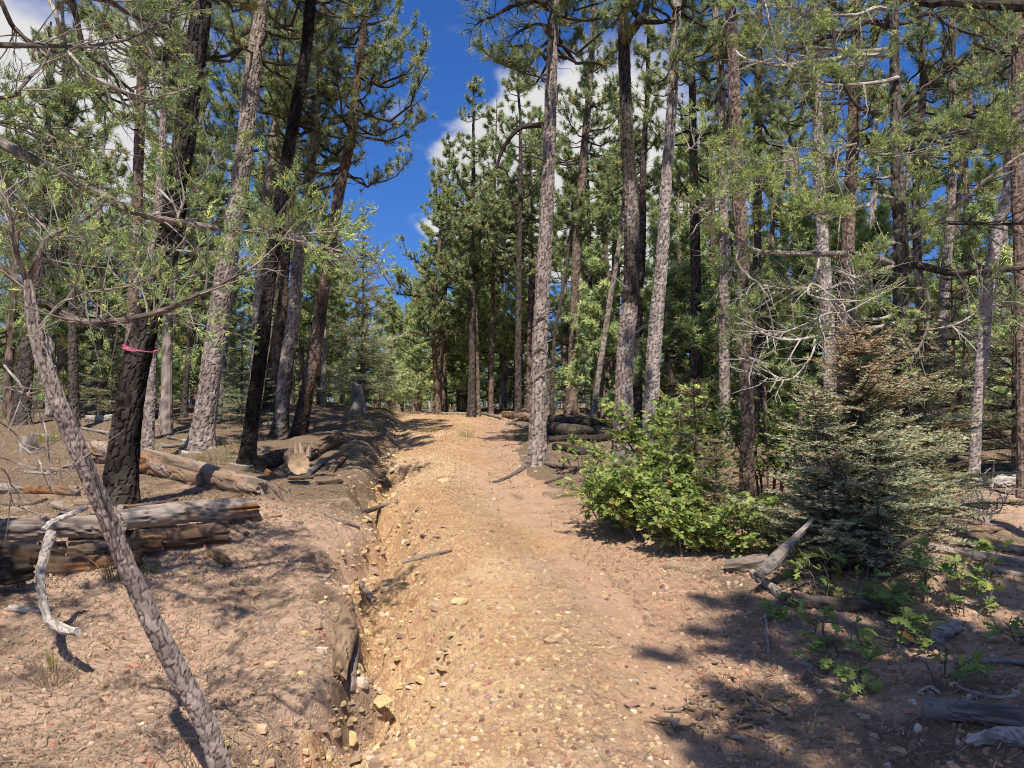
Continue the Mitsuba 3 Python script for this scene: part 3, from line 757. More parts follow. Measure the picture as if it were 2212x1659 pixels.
VARIANTS = {}
for v in range(10):
    rng = np.random.default_rng(3000 + v)
    H, hb, R = [(11, 4.2, 2.0), (12, 5.6, 1.9), (10, 3.0, 2.1), (9, 2.2, 1.9), (12.5, 6.2, 1.7), (8, 1.6, 1.9), (6.5, .7, 1.7), (4.5, .4, 1.4), (11.5, 1.8, 2.5), (9.5, 1.0, 2.3)][v]
    P = np.array([[0, 0, -.3], [.03, 0, 1], [.1 * rng.normal(), .1 * rng.normal(), H * .45], [.15 * rng.normal(), .15 * rng.normal(), H * .8], [.2 * rng.normal(), .2, H]])
    r = np.array([.17, .15, .12, .06, .012]) * H / 11
    st = bark_style(*[GREY, DARK, RUST, PALE, GREY, RUST, RUST, RUST, GREY, RUST][v], char=[.05, .25, .1, 0, .1, .1, 0, 0, .05, .1][v], seed=v)
    tr = round_wood(P, r, .13, 12, 40 + v, plates(.016, .12, .3), st)
    lim, cr = pine_parts(lambda h: np.array([np.interp(h, P[:, 2], P[:, k]) for k in range(3)]), H, hb, R, rng, nb=[56, 56, 56, 56, 56, 56, 74, 60, 112, 100][v], K=26, width=.032, L=.20, dens=.66, tint=1.3 if v < 6 else 1.5, twig_full=False)
    VARIANTS[f'pine_{v}'] = (H, hb, R)
    shapegroup(f'pine_kind_{v}', {'trunk': (tr, 'matte'), 'branches': (lim, 'matte'), 'crown': (cr, 'needle')})
for v in range(3):
    rng = np.random.default_rng(3100 + v)
    H, R = [(6.5, 1.5), (5, 1.3), (3.4, 1.0)][v]
    a, b, c = fir_parts(H, R, rng, tint=[.85, 1.0, .9][v], brown=[.05, .1, .15][v], levels=24, wide=.024, nl=.07, per=9, step=.036, twigs=False, tgap=.085)
    VARIANTS[f'fir_{v}'] = (H, 0, R)
    shapegroup(f'fir_kind_{v}', {'trunk': (a, 'matte'), 'branches': (b, 'matte'), 'crown': (c, 'needle')})

GAP = Polygon([(952, -200), (952, 130), (880, 200), (832, 260), (812, 330), (826, 400), (806, 480), (840, 560), (862, 645), (885, 645), (905, 610), (850, 545), (880, 480), (915, 400), (955, 335), (1010, 275), (1060, 285), (1105, 235), (1150, 165), (1178, 140), (1178, -200)]).buffer(4)


def clear_of_gap(x, y, z, H, R):
    prof = [(1, 0), (.88, .35), (.72, .75), (.5, 1.0), (.3, .8)]
    pts = np.array([[x + s * R * w, y, z + H * h] for h, w in prof for s in (-1, 1)])
    return not any(GAP.contains(Point(*q)) for q in seen(pts))


rng = np.random.default_rng(77)
spots = [(P_[0, 0], P_[0, 1]) for _, P_, _, _ in PATHS.values()]
MUST = [  # x in the photograph, distance, kind, scale: the crowns that close the view either side of the sky
    (955, 31, 'pine_9', .95), (905, 36, 'pine_9', .8), (1022, 32, 'pine_8', .95), (1088, 34, 'pine_8', 1.0), (1150, 31, 'pine_8', 1.05), (1225, 36, 'pine_8', 1.1), (1312, 29, 'pine_9', 1.0), (890, 44, 'pine_9', .9), (850, 48, 'pine_6', 1.2), (820, 40, 'pine_6', 1.0), (740, 36, 'pine_6', 1.35), (690, 31, 'pine_9', .9), (630, 36, 'pine_8', .95), (870, 60, 'pine_6', 1.3), (905, 58, 'pine_9', 1.0), (930, 50, 'pine_9', 1.0), (1470, 26, 'pine_9', 1.0), (1540, 31, 'pine_8', 1.05), (1690, 28, 'pine_8', 1.0), (1060, 45, 'pine_9', 1.0), (1000, 47, 'pine_9', 1.0), (1260, 44, 'pine_8', 1.0),
    (1450, 22, 'pine_7', 1.3), (1500, 24, 'pine_6', .9), (1580, 20, 'pine_7', 1.3), (1650, 19, 'pine_6', .8), (1750, 20, 'pine_7', 1.4), (1830, 18, 'pine_6', .85), (1900, 19, 'pine_7', 1.3), (2080, 17, 'pine_6', .8), (2150, 19, 'pine_7', 1.3), (1300, 24, 'pine_7', 1.2), (1130, 36, 'pine_6', 1.0), (1060, 38, 'pine_7', 1.5), (990, 36, 'pine_7', 1.4), (440, 24, 'pine_7', 1.3), (360, 26, 'pine_6', .9), (220, 22, 'pine_7', 1.3), (110, 24, 'pine_6', .9),
    (700, 27, 'pine_3', .75), (650, 30, 'pine_2', .8), (740, 33, 'pine_5', .8), (600, 28, 'pine_2', .95), (1330, 30, 'pine_0', 1.2), (1440, 29, 'pine_3', 1.05), (1540, 27, 'pine_2', 1.0), (1475, 33, 'pine_0', 1.15),
    (1660, 22, 'pine_5', 1.05), (1720, 25, 'pine_2', 1.1), (1890, 22, 'pine_3', 1.1), (1960, 26, 'pine_0', 1.05), (2080, 20, 'pine_5', 1.1), (2170, 23, 'pine_3', 1.1), (1600, 30, 'pine_0', 1.1),
    (110, 22, 'pine_3', 1.0), (210, 26, 'pine_0', 1.0), (20, 20, 'pine_5', 1.0), (420, 27, 'pine_2', 1.05), (500, 31, 'pine_0', 1.0), (330, 30, 'pine_3', 1.1)]
plan = [(*(lambda p: (p[0], p[1]))(at(x, 800, d)), k, s) for x, d, k, s in MUST]
tries = 0
while len(plan) < 326 and tries < 16000:
    tries += 1
    y = 15 + 80 * rng.random() ** (1.05 if len(plan) < 250 else .5)
    x = rng.uniform(-1, 1) * (.70 * y + 2)
    if y < 40 and left_edge(y) - 1.2 < x < right_edge(y) + 1.8: continue
    if y < 24 and -6 < x < 3: continue
    if any((x - a) ** 2 + (y - b) ** 2 < 1.5 ** 2 for a, b in spots): continue
    u = rng.random()
    k = f'pine_{rng.choice([0, 1, 2, 3, 4, 5, 5, 6, 6, 6, 7, 7] if y < 40 else [0, 2, 3, 5, 6, 6, 6, 9, 9])}' if u < .72 or y > 55 else f'fir_{rng.integers(0, 3)}'
    s = rng.uniform(.72, 1.1) if k[0] == 'p' else rng.uniform(.7, 1.25)
    plan.append((x, y, k, s)); spots.append((x, y))
for x, y, k, s in plan:
    H, hb, R = VARIANTS[k]
    z = float(G(x, y)) - .05
    while s > .3 and not clear_of_gap(x, y, z, H * s, R * s):
        s *= .93
    if s <= .34: continue
    side = 'a' if x < left_edge(min(y, 34)) else ('c' if seen([x, y, z])[0, 0] > 1320 else 'b')
    name = 'pine_tree' if k[0] == 'p' else 'fir_tree'
    key = numbered(name)
    az, sy = rng.random() * 360, rng.uniform(.9, 1.1)
    kind = k.replace('_', '_kind_')
    M = T().translate([float(x), float(y), z]).rotate([0, 0, 1], az).scale([s * sy, s * sy, s])
    for part in ('trunk', 'branches', 'crown'):
        src = scene[kind][part]
        scene[f'{key}__{part}'] = {**src, 'to_world': M}
    tag(f'{key}__branches', kind='stuff'); tag(f'{key}__crown', kind='stuff')
    lab = {'a': 'in the stand beyond the log pile', 'b': 'in the sunlit stand atop the track', 'c': 'in the stand behind oak scrub and fir'}[side]
    what = 'young fir' if k[0] == 'f' else {0: 'tall bare-stemmed pine', 1: 'tall bare-stemmed pine', 4: 'tall bare-stemmed pine', 2: 'half-bare pine', 3: 'half-bare pine', 5: 'half-bare pine', 6: 'bushy full-crowned pine', 7: 'small bushy pine', 8: 'full-crowned tall pine', 9: 'full-crowned tall pine'}[int(k[-1])]
    far = 'far back ' if y > 40 else 'nearer '  # rows of the stand
    tag(key, f'{what} {far}{lab}', 'pine tree' if name == 'pine_tree' else 'fir tree', f'{what}s {far}{lab}')
# the same forest goes on round the viewer: it darkens the sky behind
rng = np.random.default_rng(78)
for n in range(20):
    a_ = rng.uniform(-2.5, 2.5) if n < 14 else rng.choice([-1, 1]) * rng.uniform(1.0, 1.5)
    d_ = rng.uniform(8, 20)
    if n < 14: x, y = d_ * math.sin(a_) * .9, -abs(d_ * math.cos(a_)) - 1.5
    else: x, y = math.copysign(rng.uniform(9.5, 15), a_), rng.uniform(-3, 9)
    if n < 14 and y > -7.5: y = -7.5 - rng.random() * 4
    v = int(rng.choice([0, 2, 3, 5, 6])); key = numbered('pine_tree'); z = float(G(x, y)) - .05
    M = T().translate([float(x), float(y), z]).rotate([0, 0, 1], rng.random() * 360).scale(float(rng.uniform(.95, 1.25)))
    for part in ('trunk', 'branches', 'crown'):
        scene[f'{key}__{part}'] = {**scene[f'pine_kind_{v}'][part], 'to_world': M}
    tag(f'{key}__branches', kind='stuff'); tag(f'{key}__crown', kind='stuff')
    tag(key, 'pine of the forest outside the picture around the viewer', 'pine tree', 'pines outside the picture around the viewer')
for k in list(scene):
    if scene[k].get('type') == 'shapegroup':
        del scene[k]

# trees beside and behind the viewer, whose shade falls on the track
for x, y, H, hb, R, lab in ((2.6, .2, 11, 3.6, 1.9, 'pine standing behind the viewer beside the track'), (1.5, -1.5, 12, 5.0, 1.7, 'pine standing behind the viewer in the track'), (4.6, 1.6, 11, 4.0, 1.9, 'pine just outside the view beside the fallen logs'), (2.6, -2.6, 13, 6.0, 1.8, 'pine standing farther behind the viewer')):
    rng = np.random.default_rng(int(H * 100 + x * 10) + 5)
    foot = float(G(x, y))
    P = np.array([[x, y, foot - .2], [x + .02, y, foot + 2], [x + .1, y + .1, foot + H * .6], [x + .1, y, foot + H]])
    plant_pine(numbered('pine_tree'), lab, P, np.array([.17, .15, .09, .015]), foot, bark_style(*GREY), H, hb, R, 4000 + int(H + 10 * x), 26, nb=64 if x > 0 else 18, K=26, dens=1.15 if x > 0 else .8)

# ------------------------------------------------------------------ traced branches of single trees
def traced(pts, depth, r0, r1, seed, n=18, dz=.35):
    """A limb through points of the photograph at its own depth (d0 to d1 along it), with some wander in depth."""
    d0, d1 = depth if isinstance(depth, tuple) else (depth, depth)
    rng = np.random.default_rng(seed)
    k = len(pts)
    dd = np.linspace(d0, d1, k) + np.concatenate([[0], rng.normal(size=k - 1) * dz * .25])
    P = np.array([at(x, y, d) for (x, y), d in zip(pts, dd)])
    return smooth_path(P, n), np.linspace(r0, r1, n)


def limb(parent, name, pts, depth, r0, r1, seed, light=(.27, .235, .21), **twigs):
    rng = np.random.default_rng(seed)
    P, r = traced(pts, depth, r0, r1, seed) if depth else (smooth_path(pts, 18), np.linspace(r0, r1, 18))
    st = bark_style(light, np.array(light) * .35, seed=seed)
    key = put(numbered(f'{parent}__{name}'), round_wood(P, r, .03, 9, seed, plates(.0035, .03, .06), st, caps=True))
    if twigs:
        twigs['clump'] = int(twigs.get('clump', 14) * .8); twigs['leafy'] = twigs.get('leafy', .6) * .72
        tw, sp = juniper_twigs(P, rng, **twigs)
        tag(put(numbered(f'{parent}__twigs'), tw), kind='stuff')
        if sp is not None:
            tag(put(numbered(f'{parent}__foliage'), sp, 'needle'), kind='stuff')
    return P


# the bowed dead limbs on the big trackside pine, and the fork of the blackened one
k14, k17 = 'pine_tree_014', 'pine_tree_017'
dk = (.075, .062, .055)
for pts, d, r0, r1 in ([[(1172, 270), (1140, 272), (1108, 290), (1085, 325), (1073, 365)], 14.4, .055, .03],
                       [[(1076, 360), (1092, 368), (1098, 385), (1099, 402)], 14.4, .02, .008],
                       [[(1180, 350), (1150, 340), (1135, 350), (1130, 368)], 14.3, .02, .008],
                       [[(1180, 130), (1160, 105), (1135, 98), (1108, 100)], 14.4, .035, .012],
                       [[(1186, 20), (1150, 0), (1120, 8), (1075, 30), (1040, 45), (1020, 62)], 14.3, .06, .012],
                       [[(1186, 60), (1160, 52), (1130, 62), (1118, 75)], 14.3, .035, .01]):
    P, r = traced(pts, d, r0, r1, int(pts[0][0] + pts[0][1]))
    put(numbered(k14 + '__limb'), round_wood(P, r, .04, 8, 7, plates(.004, .04, .08), bark_style(dk, np.array(dk) * .4)))
rng = np.random.default_rng(61)
for pts in ([(1186, 20), (1150, 0), (1120, 8), (1075, 30), (1040, 45), (1020, 62)], [(1186, 60), (1160, 52), (1130, 62), (1100, 90)], [(1180, 130), (1160, 105), (1135, 98), (1105, 101)], [(1190, -10), (1130, -30), (1070, -20), (1015, 10)]):
    P, _ = traced(pts, 14.3, .03, .01, 5)
    S = P[rng.integers(5, 18, 26)]
    E = S + unit(rng.normal(size=S.shape) * [1, 1, .6] + np.array([-.5, 0, -.35])) * rng.uniform(.15, .55, (26, 1))
    put(numbered(k14 + '__twigs'), tubes(np.stack([S, (S + E) / 2 + rng.normal(size=S.shape) * .03, E], 1), np.array([[.010, .008, .005]]) * np.ones((26, 1)), 4, dk, rng))
    tag(f'{k14}__twigs', kind='stuff')
    tag(put(numbered(k14 + '__tufts'), needles(E, unit(E - S), .17 * np.ones(26) * rng.uniform(.8, 1.2, 26), 34, .006, pick(PINE_COLS, (.5, .3, .15, .03, .02), 26, rng), rng, spread=(10, 110)), 'needle'), kind='stuff')
for pts, r0, r1 in ([[(1350, 95), (1362, 70), (1385, 40), (1398, 0), (1402, -40)], .10, .05], [[(1385, 40), (1360, 10), (1358, -30)], .06, .03], [[(1380, 45), (1420, 48), (1452, 40)], .05, .03]):
    P, r = traced(pts, 14.4, r0, r1, 3)
    put(numbered(k17 + '__limb'), round_wood(P, r, .05, 9, 8, plates(.006, .05, .10), bark_style(dk, np.array(dk) * .4)))
# stubs on the trackside trunks
for key, xy, d in (('pine_tree_017', (1350, 620), 14.3), ('pine_tree_017', (1372, 720), 14.3), ('pine_tree_014', (1158, 690), 14.35), ('pine_tree_014', (1152, 760), 14.35), ('pine_tree_014', (1155, 820), 14.35)):
    a_ = at(*xy, d); rng = np.random.default_rng(int(sum(xy)))
    b_ = a_ + np.array([rng.choice([-1, 1]) * .35, -.12, .22])
    put(numbered(key + '__dead_branch'), tubes(np.array([[a_, (a_ + b_) / 2 + [0, 0, .03], b_]]), np.array([[.02, .016, .009]]), 6, [.30, .27, .25], rng))

# the leaning dead-looking juniper across the corner
lean = 'juniper_tree'; numbered(lean)
LP = [(512, 1662, 3.34), (455, 1590, 3.30), (395, 1470, 3.23), (330, 1345, 3.16), (270, 1215, 3.09), (228, 1110, 3.03), (185, 1010, 2.98), (140, 905, 2.93), (105, 815, 2.90), (80, 730, 2.88), (66, 650, 2.87), (60, 605, 2.87)]
LEANW = [46, 43, 41, 39, 37, 36, 35, 33, 31, 28, 22, 11]
P = np.array([at(x, y, d) for x, y, d in LP])
r = np.array([w * (1024 / 2212) / F * d / 2 for w, (_, _, d) in zip(LEANW, LP)])
P[0, 2] = min(P[0, 2], float(G(P[0, 0], P[0, 1])) - .05)
put(lean + '__trunk', round_wood(P, r, .011, 44, 71, plates(.006, .030, .042), bark_style([.30, .262, .245], [.115, .094, .085], seed=71), flare=.0))
tag(lean, 'leaning scaly-barked tree crossing the corner with drooping green boughs', 'juniper tree')
LG = (.36, .32, .29)


def lean_limb(name, pts, depth, r0, r1, seed, **kw):
    q = .53
    for k, d_, m_ in (('length', .45, .60), ('spray', .085, .50), ('thick', .0035, .6)):
        kw[k] = kw.get(k, d_) * m_
    kw['leafy'] = kw.get('leafy', .6) * .8
    return limb(lean, name, pts, (depth[0] * q - .26, depth[1] * q + .05), r0 * q * .62, r1 * q * .7, seed, **kw)


P_ = lean_limb('branch', [(66, 655), (95, 655), (140, 683), (200, 697), (280, 690), (350, 672), (420, 640), (480, 612), (535, 585)], (5.9, 5.3), .055, .012, 81, light=(.16, .135, .12), per=30, length=.55, leafy=.62, spray=.095, clump=12, up=.35)
lean_limb('branch', [(64, 640), (30, 600), (0, 575), (-60, 540)], (5.9, 5.6), .06, .03, 82, light=(.14, .115, .10), per=16, length=.6, leafy=.7, spray=.10, clump=13)
lean_limb('branch', [(62, 612), (90, 530), (130, 500), (190, 470), (230, 430)], (6.0, 5.6), .035, .01, 83, light=(.22, .19, .17), per=20, length=.5, leafy=.65, spray=.10, clump=11)
lean_limb('branch', [(60, 612), (25, 480), (-20, 400)], (6.0, 5.5), .03, .01, 84, light=(.22, .19, .17), per=16, length=.5, leafy=.6, spray=.10, clump=11)
lean_limb('branch', [(75, 720), (140, 650), (240, 625), (330, 600)], (5.8, 5.2), .014, .005, 85, light=(.3, .27, .25), per=14, length=.5, leafy=.7, spray=.09, clump=13)
for pts, r0 in ([[(10, 790), (55, 850), (80, 880), (105, 960), (112, 1040)], .010], [[(-10, 905), (40, 950), (90, 1010), (110, 1060)], .006], [[(0, 830), (60, 850), (100, 815), (120, 790)], .006], [[(-10, 985), (40, 1000), (110, 1020), (190, 1005)], .007], [[(0, 1010), (25, 1060), (30, 1110)], .006]):
    lean_limb('dead_branch', pts, (5.4, 5.0), r0, .003, int(sum(pts[1])), light=LG, per=8, length=.35, leafy=0, thick=.0025)

# the juniper that stands just outside the frame and hangs over the picture
jun = numbered('juniper_tree')
tag(jun, 'juniper at the edge of the picture whose long grey boughs hang over the bank', 'juniper tree')
jx = np.array([[-4.7, 4.4, 0], [-4.6, 4.45, 1.5], [-4.5, 4.5, 3], [-4.4, 4.5, 5.0], [-4.2, 4.6, 7]]); jx[:, 2] += float(G(-4.7, 4.4)) - .1
put(jun + '__trunk', round_wood(jx, [.17, .15, .12, .08, .02], .04, 26, 72, plates(.012, .06, .1), bark_style([.26, .22, .2], [.06, .05, .045])))
sp = dict(per=24, length=.5, leafy=.55, spray=.085, clump=15)
limb(jun, 'branch', [(-140, 250), (-40, 290), (0, 308), (50, 335), (110, 365), (200, 410), (260, 445), (330, 470), (400, 483), (480, 495), (560, 505), (650, 525), (740, 545)], (4.6, 5.6), .040, .012, 91, light=(.24, .21, .19), per=46, length=.45, span=(.1, .8), leafy=.30, spray=.07, clump=10)
limb(jun, 'bough', [(600, 513), (660, 505), (720, 500)], (5.4, 5.3), .008, .003, 92, per=22, length=.42, leafy=.9, spray=.085, clump=15, light=LG, span=(0, 1))
limb(jun, 'bough', [(380, 480), (400, 430), (440, 390), (470, 350)], (5.1, 5.0), .008, .003, 93, per=18, length=.4, leafy=.9, spray=.08, clump=13, light=LG, span=(0, 1))
limb(jun, 'bough', [(690, 535), (720, 560), (760, 560)], (5.5, 5.5), .006, .003, 94, per=14, length=.35, leafy=.85, spray=.08, clump=12, light=LG, span=(0, 1))
limb(jun, 'branch', [(-80, 90), (0, 97), (100, 98), (200, 100), (250, 90), (300, 73), (350, 55)], (4.6, 5.2), .020, .005, 95, light=(.2, .18, .165), per=26, length=.5, leafy=.25, spray=.08, clump=10)
limb(jun, 'branch', [(93, -20), (123, 40), (143, 97), (157, 123), (213, 173), (290, 210), (323, 218), (367, 203), (417, 187)], (4.8, 5.0), .013, .004, 96, light=(.38, .345, .315), per=20, length=.4, leafy=.35, spray=.08, clump=12)
limb(jun, 'branch', [(-60, 330), (0, 360), (20, 410), (53, 457), (93, 487), (140, 510), (187, 523), (213, 527), (247, 547)], (4.7, 5.2), .016, .004, 97, light=(.34, .30, .275), per=24, length=.45, leafy=.35, spray=.08, clump=12)
limb(jun, 'branch', [(-40, -20), (0, 0), (30, 60), (70, 97), (130, 115), (180, 170), (240, 240), (262, 262)], (4.8, 5.4), .016, .006, 98, light=(.12, .10, .09), per=20, length=.5, leafy=.3, spray=.08, clump=12)
limb(jun, 'branch', [(150, -20), (170, 60), (180, 105), (230, 150), (290, 200)], (5.2, 5.6), .022, .008, 99, light=(.12, .10, .09), per=18, length=.45, leafy=.35, spray=.085, clump=10)
limb(jun, 'branch', [(150, -40), (210, -5), (250, 10), (300, 38), (352, 50), (380, 30)], (4.9, 5.4), .03, .006, 100, light=(.17, .15, .135), per=22, length=.45, leafy=.4, spray=.085, clump=12)
limb(jun, 'branch', [(-100, 180), (-30, 215), (40, 200), (90, 140), (110, 110)], (4.7, 5.0), .014, .005, 101, light=(.14, .12, .11), per=16, length=.45, leafy=.35, spray=.085, clump=10)
limb(jun, 'branch', [(-120, 300), (-40, 260), (40, 270), (100, 290), (160, 330)], (4.7, 5.2), .018, .005, 102, light=(.2, .175, .16), per=22, length=.5, leafy=.6, spray=.09, clump=11)
limb(jun, 'branch', [(-120, 420), (-40, 430), (30, 470), (80, 540), (120, 580)], (4.7, 5.2), .018, .005, 103, light=(.2, .175, .16), per=26, length=.5, leafy=.7, spray=.09, clump=12)
for n, pts in enumerate([[(-4.45, 4.45, 4.6), (-3.6, 3.7, 4.9), (-2.7, 3.0, 5.0), (-1.8, 2.5, 4.8)], [(-4.4, 4.5, 5.4), (-3.4, 3.4, 5.8), (-2.3, 2.3, 5.9)], [(-4.5, 4.4, 3.9), (-3.7, 3.2, 4.3), (-3.0, 2.3, 4.4)], [(-4.35, 4.5, 6.0), (-3.2, 3.9, 6.4), (-1.9, 3.1, 6.4)]]):
    limb(jun, 'branch', pts, None, .03, .008, 180 + n, light=(.2, .175, .16), per=30, length=.55, leafy=.85, spray=.10, clump=16)  # high over the bank
limb(jun, 'dead_branch', [(180, 510), (240, 480), (320, 520), (380, 540), (470, 545)], (5.3, 5.0), .007, .003, 104, light=LG, per=16, length=.3, leafy=.2, clump=8)
limb(jun, 'dead_branch', [(345, 410), (365, 430), (395, 458)], (5.0, 5.0), .008, .003, 105, light=(.42, .38, .35))
limb(jun, 'dead_branch', [(220, 545), (270, 610), (330, 615), (400, 600), (450, 585)], (5.3, 5.0), .007, .003, 106, light=LG, per=14, length=.3, leafy=.4, clump=10)
limb(jun, 'dead_branch', [(690, 525), (735, 560), (690, 545), (655, 520)], (5.4, 5.2), .005, .003, 107, light=LG)

# the tree of long bare drooping limbs on the shady side
dr_ = numbered('juniper_tree')
tag(dr_, 'dark-trunked tree with many long bleached drooping limbs behind the brown fir', 'juniper tree')
pts = [(1942, 1000, 36), (1939, 860, 34), (1937, 700, 33), (1936, 553, 32), (1927, 400, 27), (1921, 200, 21), (1911, 20, 15), (1908, -80, 11)]
P, r, foot = trunk_path(pts, 8.6, 7.6, np.random.default_rng(3))
put(dr_ + '__trunk', round_wood(P, r, .026, 40, 73, plates(.014, .07, .11), bark_style([.13, .115, .105], [.035, .03, .028], seed=73, char=.12), flare=.3))
drz = P
WH = (.46, .42, .385)
LIMBS = [([(1930, 572), (1880, 555), (1830, 549), (1720, 548), (1640, 545), (1600, 520), (1540, 480), (1475, 420)], (8.5, 7.2), .032, .010, (.30, .265, .24)),
         ([(1867, 530), (1954, 520), (2024, 480), (2107, 407), (2174, 357), (2230, 320)], (8.5, 7.4), .022, .008, (.34, .30, .27)),
         ([(1920, 120), (1837, 120), (1807, 127), (1740, 133), (1680, 143), (1620, 130), (1590, 110)], (8.5, 7.6), .022, .006, WH),
         ([(1920, 105), (1860, 110), (1807, 107), (1740, 100), (1690, 90), (1660, 43), (1650, 0)], (8.5, 7.8), .018, .006, (.38, .34, .31)),
         ([(1912, 20), (1900, 17), (1840, 33), (1774, 35), (1727, 23), (1690, -10)], (8.5, 7.8), .02, .006, WH),
         ([(1940, 167), (1857, 182), (1800, 185), (1750, 167), (1707, 143), (1670, 120)], (8.4, 7.5), .018, .005, WH),
         ([(1935, 430), (1897, 423), (1867, 447), (1827, 450), (1774, 427), (1730, 390), (1712, 330)], (8.4, 7.4), .020, .005, WH),
         ([(1930, 575), (1850, 600), (1740, 631), (1707, 625), (1660, 620), (1624, 603), (1590, 560)], (8.4, 7.4), .016, .005, WH),
         ([(1770, 560), (1762, 595), (1745, 633), (1790, 650), (1830, 680)], (7.8, 7.6), .014, .004, (.52, .48, .44)),
         ([(1930, 700), (1870, 712), (1817, 720), (1757, 728), (1707, 735), (1660, 726), (1624, 696)], (8.4, 7.2), .020, .005, (.50, .46, .43)),
         ([(1760, 735), (1745, 780), (1700, 821), (1660, 818), (1634, 800), (1620, 770)], (7.6, 7.2), .008, .003, WH),
         ([(1925, 680), (1880, 690), (1850, 688), (1800, 676), (1740, 700), (1690, 720)], (8.3, 7.5), .015, .004, WH),
         ([(1851, 688), (1850, 640), (1848, 600)], (7.9, 7.9), .012, .006, (.44, .40, .37)),
         ([(1935, 570), (1990, 575), (2060, 590), (2150, 585), (2212, 578), (2280, 570)], (8.5, 8.0), .038, .016, (.10, .085, .075)),
         ([(1936, 473), (1985, 480), (2080, 482), (2160, 484), (2230, 482)], (8.5, 8.8), .022, .01, (.10, .085, .075)),
         ([(1935, 310), (1990, 300), (2060, 310), (2120, 300), (2200, 265), (2260, 230)], (8.5, 8.0), .022, .01, (.12, .10, .09)),
         ([(1974, 583), (2004, 636), (2004, 696), (1957, 803), (1945, 850)], (8.0, 7.7), .014, .006, (.24, .21, .19)),
         ([(2004, 713), (2057, 703), (2107, 676), (2150, 640)], (7.9, 7.6), .008, .003, WH),
         ([(2090, 553), (2140, 593), (2184, 613), (2190, 653), (2211, 676), (2260, 690)], (8.2, 7.6), .014, .005, (.14, .12, .11)),
         ([(1925, 220), (1870, 240), (1822, 180), (1800, 60), (1790, 0)], (8.5, 8.0), .02, .008, (.10, .085, .08)),
         ([(1918, 60), (1880, 45), (1840, 65), (1770, 85), (1700, 120)], (8.6, 8.4), .03, .01, (.10, .085, .08)),
         ([(1912, 40), (1960, 50), (2000, 30), (2060, 60), (2130, 80)], (8.6, 8.2), .025, .008, (.10, .085, .08)),
         ([(1928, 260), (1980, 200), (2040, 160), (2100, 120), (2140, 90)], (8.6, 8.2), .016, .005, (.12, .1, .09)),
         ([(1930, 380), (1860, 385), (1800, 350), (1750, 320), (1690, 330)], (8.5, 7.8), .012, .004, (.3, .27, .25)),
         ([(1932, 330), (1870, 330), (1810, 290), (1780, 260), (1740, 250)], (8.5, 7.8), .012, .004, (.3, .27, .25))]
for n, (pts, d, r0, r1, lt) in enumerate(LIMBS):
    limb(dr_, 'limb', pts, d, r0 * 1.25, r1 * 1.35, 200 + n, light=lt, per=24, length=.55, span=(.2, 1), leafy=.14 if n not in (0, 2, 3, 5, 6) else .26, spray=.08, clump=11, grey=np.array(lt) * .95, thick=.0045, up=-.1)
# boughs with green sprays in the light
for n, (pts, d) in enumerate([([(1860, 330), (1900, 300), (1960, 290)], 7.6), ([(1850, 310), (1800, 330), (1790, 350)], 7.5), ([(1930, 340), (1990, 330), (2005, 350)], 7.6), ([(1880, 150), (1850, 140), (1830, 150)], 7.6), ([(2040, 290), (2080, 280), (2130, 270)], 7.8),
                              ([(1600, 420), (1660, 410), (1700, 430)], 7.2), ([(1560, 460), (1580, 400), (1640, 360)], 7.4), ([(1560, 60), (1600, 30), (1660, 40)], 7.8), ([(1700, 60), (1740, 30), (1760, 10)], 7.8), ([(1480, 330), (1520, 310), (1580, 330)], 7.4), ([(1960, 480), (1990, 450), (2040, 440)], 7.8), ([(1490, 480), (1510, 450), (1560, 440)], 7.2),
                              ([(1600, 620), (1600, 660), (1620, 700)], 8.8), ([(1590, 560), (1580, 590), (1600, 650)], 8.8), ([(1840, 620), (1870, 600), (1890, 640)], 7.8), ([(1720, 480), (1760, 460), (1800, 480)], 7.4), ([(2100, 330), (2150, 300), (2190, 290)], 7.8)]):
    limb(dr_, 'bough', pts, d, .007, .003, 260 + n, light=(.28, .25, .22), per=16, length=.42, span=(0, 1), leafy=.9, spray=.078, clump=17, weights=(.25, .4, .3, .05))
# thick dark limb across the corner, from a tree outside the frame
edge = numbered('juniper_tree')
tag(edge, 'tree just outside the picture with one thick dark limb across the top corner', 'juniper tree')
ex = np.array([[5.9, 7.2, 0], [5.8, 7.2, 3], [5.7, 7.2, 6.0], [5.7, 7.3, 8]]); ex[:, 2] += float(G(5.9, 7.2)) - .1
put(edge + '__trunk', round_wood(ex, [.17, .15, .12, .03], .05, 22, 75, plates(.012, .07, .11), bark_style(*DARK)))
limb(edge, 'limb', [(2330, 20), (2212, 14), (2140, 10), (2050, 4), (2000, 8), (1950, -5)], (7.2, 7.4), .065, .03, 290, light=(.085, .07, .062), per=26, length=.7, leafy=.35, spray=.08, clump=10, grey=(.16, .14, .13))
limb(edge, 'limb', [(2330, 60), (2212, 75), (2190, 120), (2150, 110), (2100, 90)], (7.2, 7.2), .03, .01, 291, light=(.085, .07, .062), per=26, length=.6, leafy=.7, spray=.08, clump=12)

# ------------------------------------------------------------------ young firs
def fir(label, Dx, Dy, depth, H, R, seed, **kw):
    key = numbered('fir_tree')
    x, y, _ = at(Dx, Dy, depth); z = float(G(x, y))
    rng = np.random.default_rng(seed)
    st, br, nd = fir_parts(H, R, rng, **kw)
    for part, mesh, b in (('trunk', st, 'matte'), ('branches', br, 'matte'), ('crown', nd, 'needle')):
        put(f'{key}__{part}', (mesh[0] + [x, y, z], mesh[1], mesh[2]), b)
    tag(f'{key}__branches', kind='stuff'); tag(f'{key}__crown', kind='stuff')
    tag(key, label, 'fir tree')


